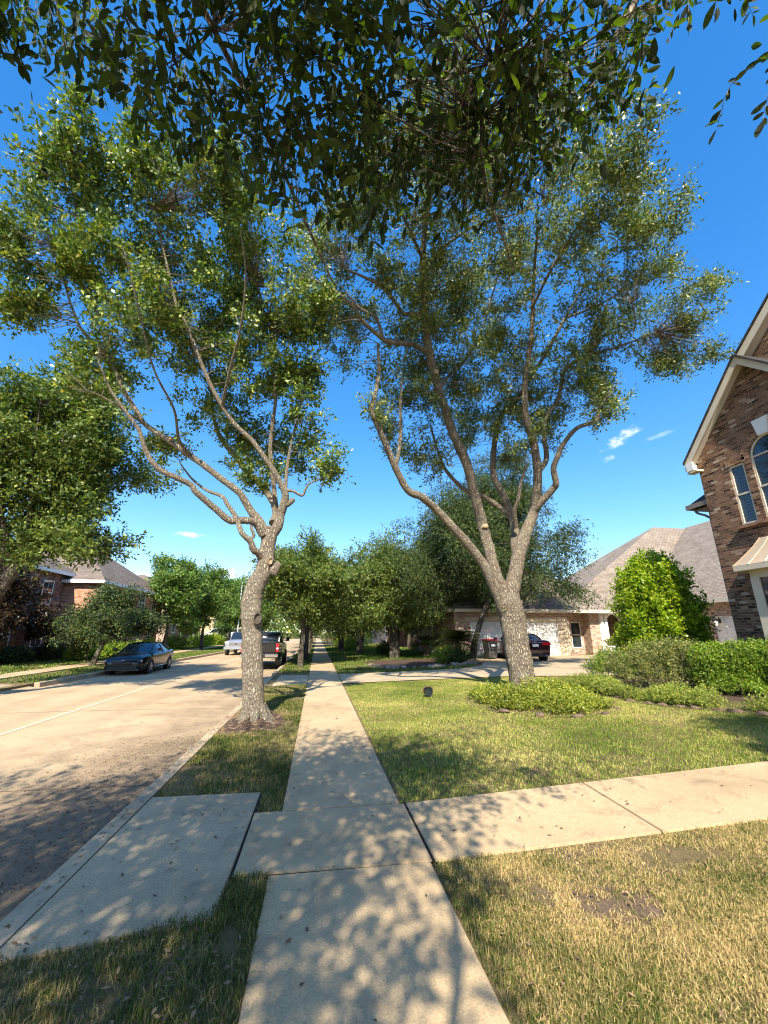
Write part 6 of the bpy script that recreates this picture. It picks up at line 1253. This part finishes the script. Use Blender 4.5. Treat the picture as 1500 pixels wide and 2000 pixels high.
    m = MB(); loft(m, [[(-x, -y, z), (x, -y, z), (x, y, z), (-x, y, z), (-x, -y, z)] for z, x, y in ((1.042, .345, .40), (1.08, .345, .40), (1.13, .3, .33), (1.14, .2, .24))]); m.build('lid', M['redlid'], w, 30)
    for s in (-1, 1): m = MB(); m.lathe([(.11, -.03), (.12, 0), (.11, .03)], 14, (s*.27, .3, .12), 'x'); m.build('wheel', M['rubber'], w, 40)
    m = MB(); m.tube([(-.26, .38, .98), (-.26, .46, 1.0), (.26, .46, 1.0), (.26, .38, .98)], .018, 6); m.build('handle', M['bin'], w); m = MB(); m.box(-.15, .15, -.387, -.37, .72, .84); m.build('label_panel', M['plate'], w)
    # lawn spotlight
    p = onground(836, 1361); w = empty('spotlight', (p[0], p[1], float(H(p[0]))-.02), R(190), 'small dark round spotlight standing on the lawn', 'lamp')
    m = MB(); m.lathe([(.03, 0), (.022, .06), (.02, .1)], 8); m.build('stake', M['black'], w); m = MB(); m.lathe([(.06, -.16), (.10, -.1), (.115, .04), (.125, .06), (.11, .06), (.1, .02)], 16, (0, 0, .16), 'y'); m.build('housing', M['black'], w, 40)
    m = MB(); m.lathe([(.1, .0), (.1, .025), (0, .03)], 16, (0, 0, .16), 'y'); m.build('lens', M['glass'], w, 40); m = MB(); m.tube([(-.13, 0, .14), (-.14, 0, .25), (0, 0, .3), (.14, 0, .25), (.13, 0, .14)], .012, 6, spl=3); m.build('bracket', M['rust'], w)
    # white pot by the arched entry
    p = at(1196, 1280, 24.5); w = empty('flower_pot', (18.75, 25.2, .34), 0, 'white pot with a pale plant beside the arched entry', 'flower pot'); m = MB(); m.lathe([(.2, 0), (.22, .03), (.3, .5), (.34, .52), (.34, .6), (.29, .6), (.28, .52), (0, .5)], 18); m.build('pot', M['pot'], w, 40)
    V, F, *_ = foliage([((0, 0, .8), (.32, .32, .25), 1)], 900, .12, .3, 199, 8, .1, up=.8); link('plant', np_mesh('plant', V, F), M['twiggyleaf'], w)
    # thin light pole
    p = at(463, 1243, 58); w = empty('light_pole', (p[0], 58, .1), 0, 'thin pale light pole by the opposite curb, seen left of the oak trunk', 'light pole'); m = MB(); m.tube([(0, 0, 0), (0, 0, 4), (0, 0, 8.2)], [.11, .09, .06], 10); m.build('pole', M['pole'], w, 40); m = MB(); m.tube([(0, 0, 8.1), (.5, 0, 8.6), (1.4, 0, 8.7)], .035, 6, spl=3); m.build('arm', M['pole'], w); m = MB(); m.bbox(1.3, 1.9, -.12, .12, 8.62, 8.74, .04); m.build('lamp_head', M['pole'], w); m = MB(); m.lathe([(.17, -.1), (.17, .12), (.12, .14)], 10); m.build('base', M['pole'], w)
    # far wood closing the view
    bl = []
    for k in range(240):
        a = R(360*k/240); d = r.uniform(125, 150) if abs((360*k/240+180) % 360-180) < 80 else r.uniform(70, 95); hh = r.uniform(7, 12); bl.append(((math.sin(a)*d, math.cos(a)*d, hh*.45), (7, 7, hh*.6), 1))
    V, F, *_ = foliage(bl, 130000, 1.0, .6, 211, 8, 1.0, gap=.2, gscale=.4, shell=3.0); tag(link('woods', np_mesh('woods', V, F), M['farleaf']), 'belt of far trees along the horizon behind the houses', 'woods', kind='stuff')
M['straw'] = simple('dry straw', (.33, .22, .13), .9, noise=.4, nscale=14)
M['rust'] = simple('rusty metal', (.16, .07, .04), .8, noise=.3, nscale=20)
garden()
plant_trees()
grow_lawns()
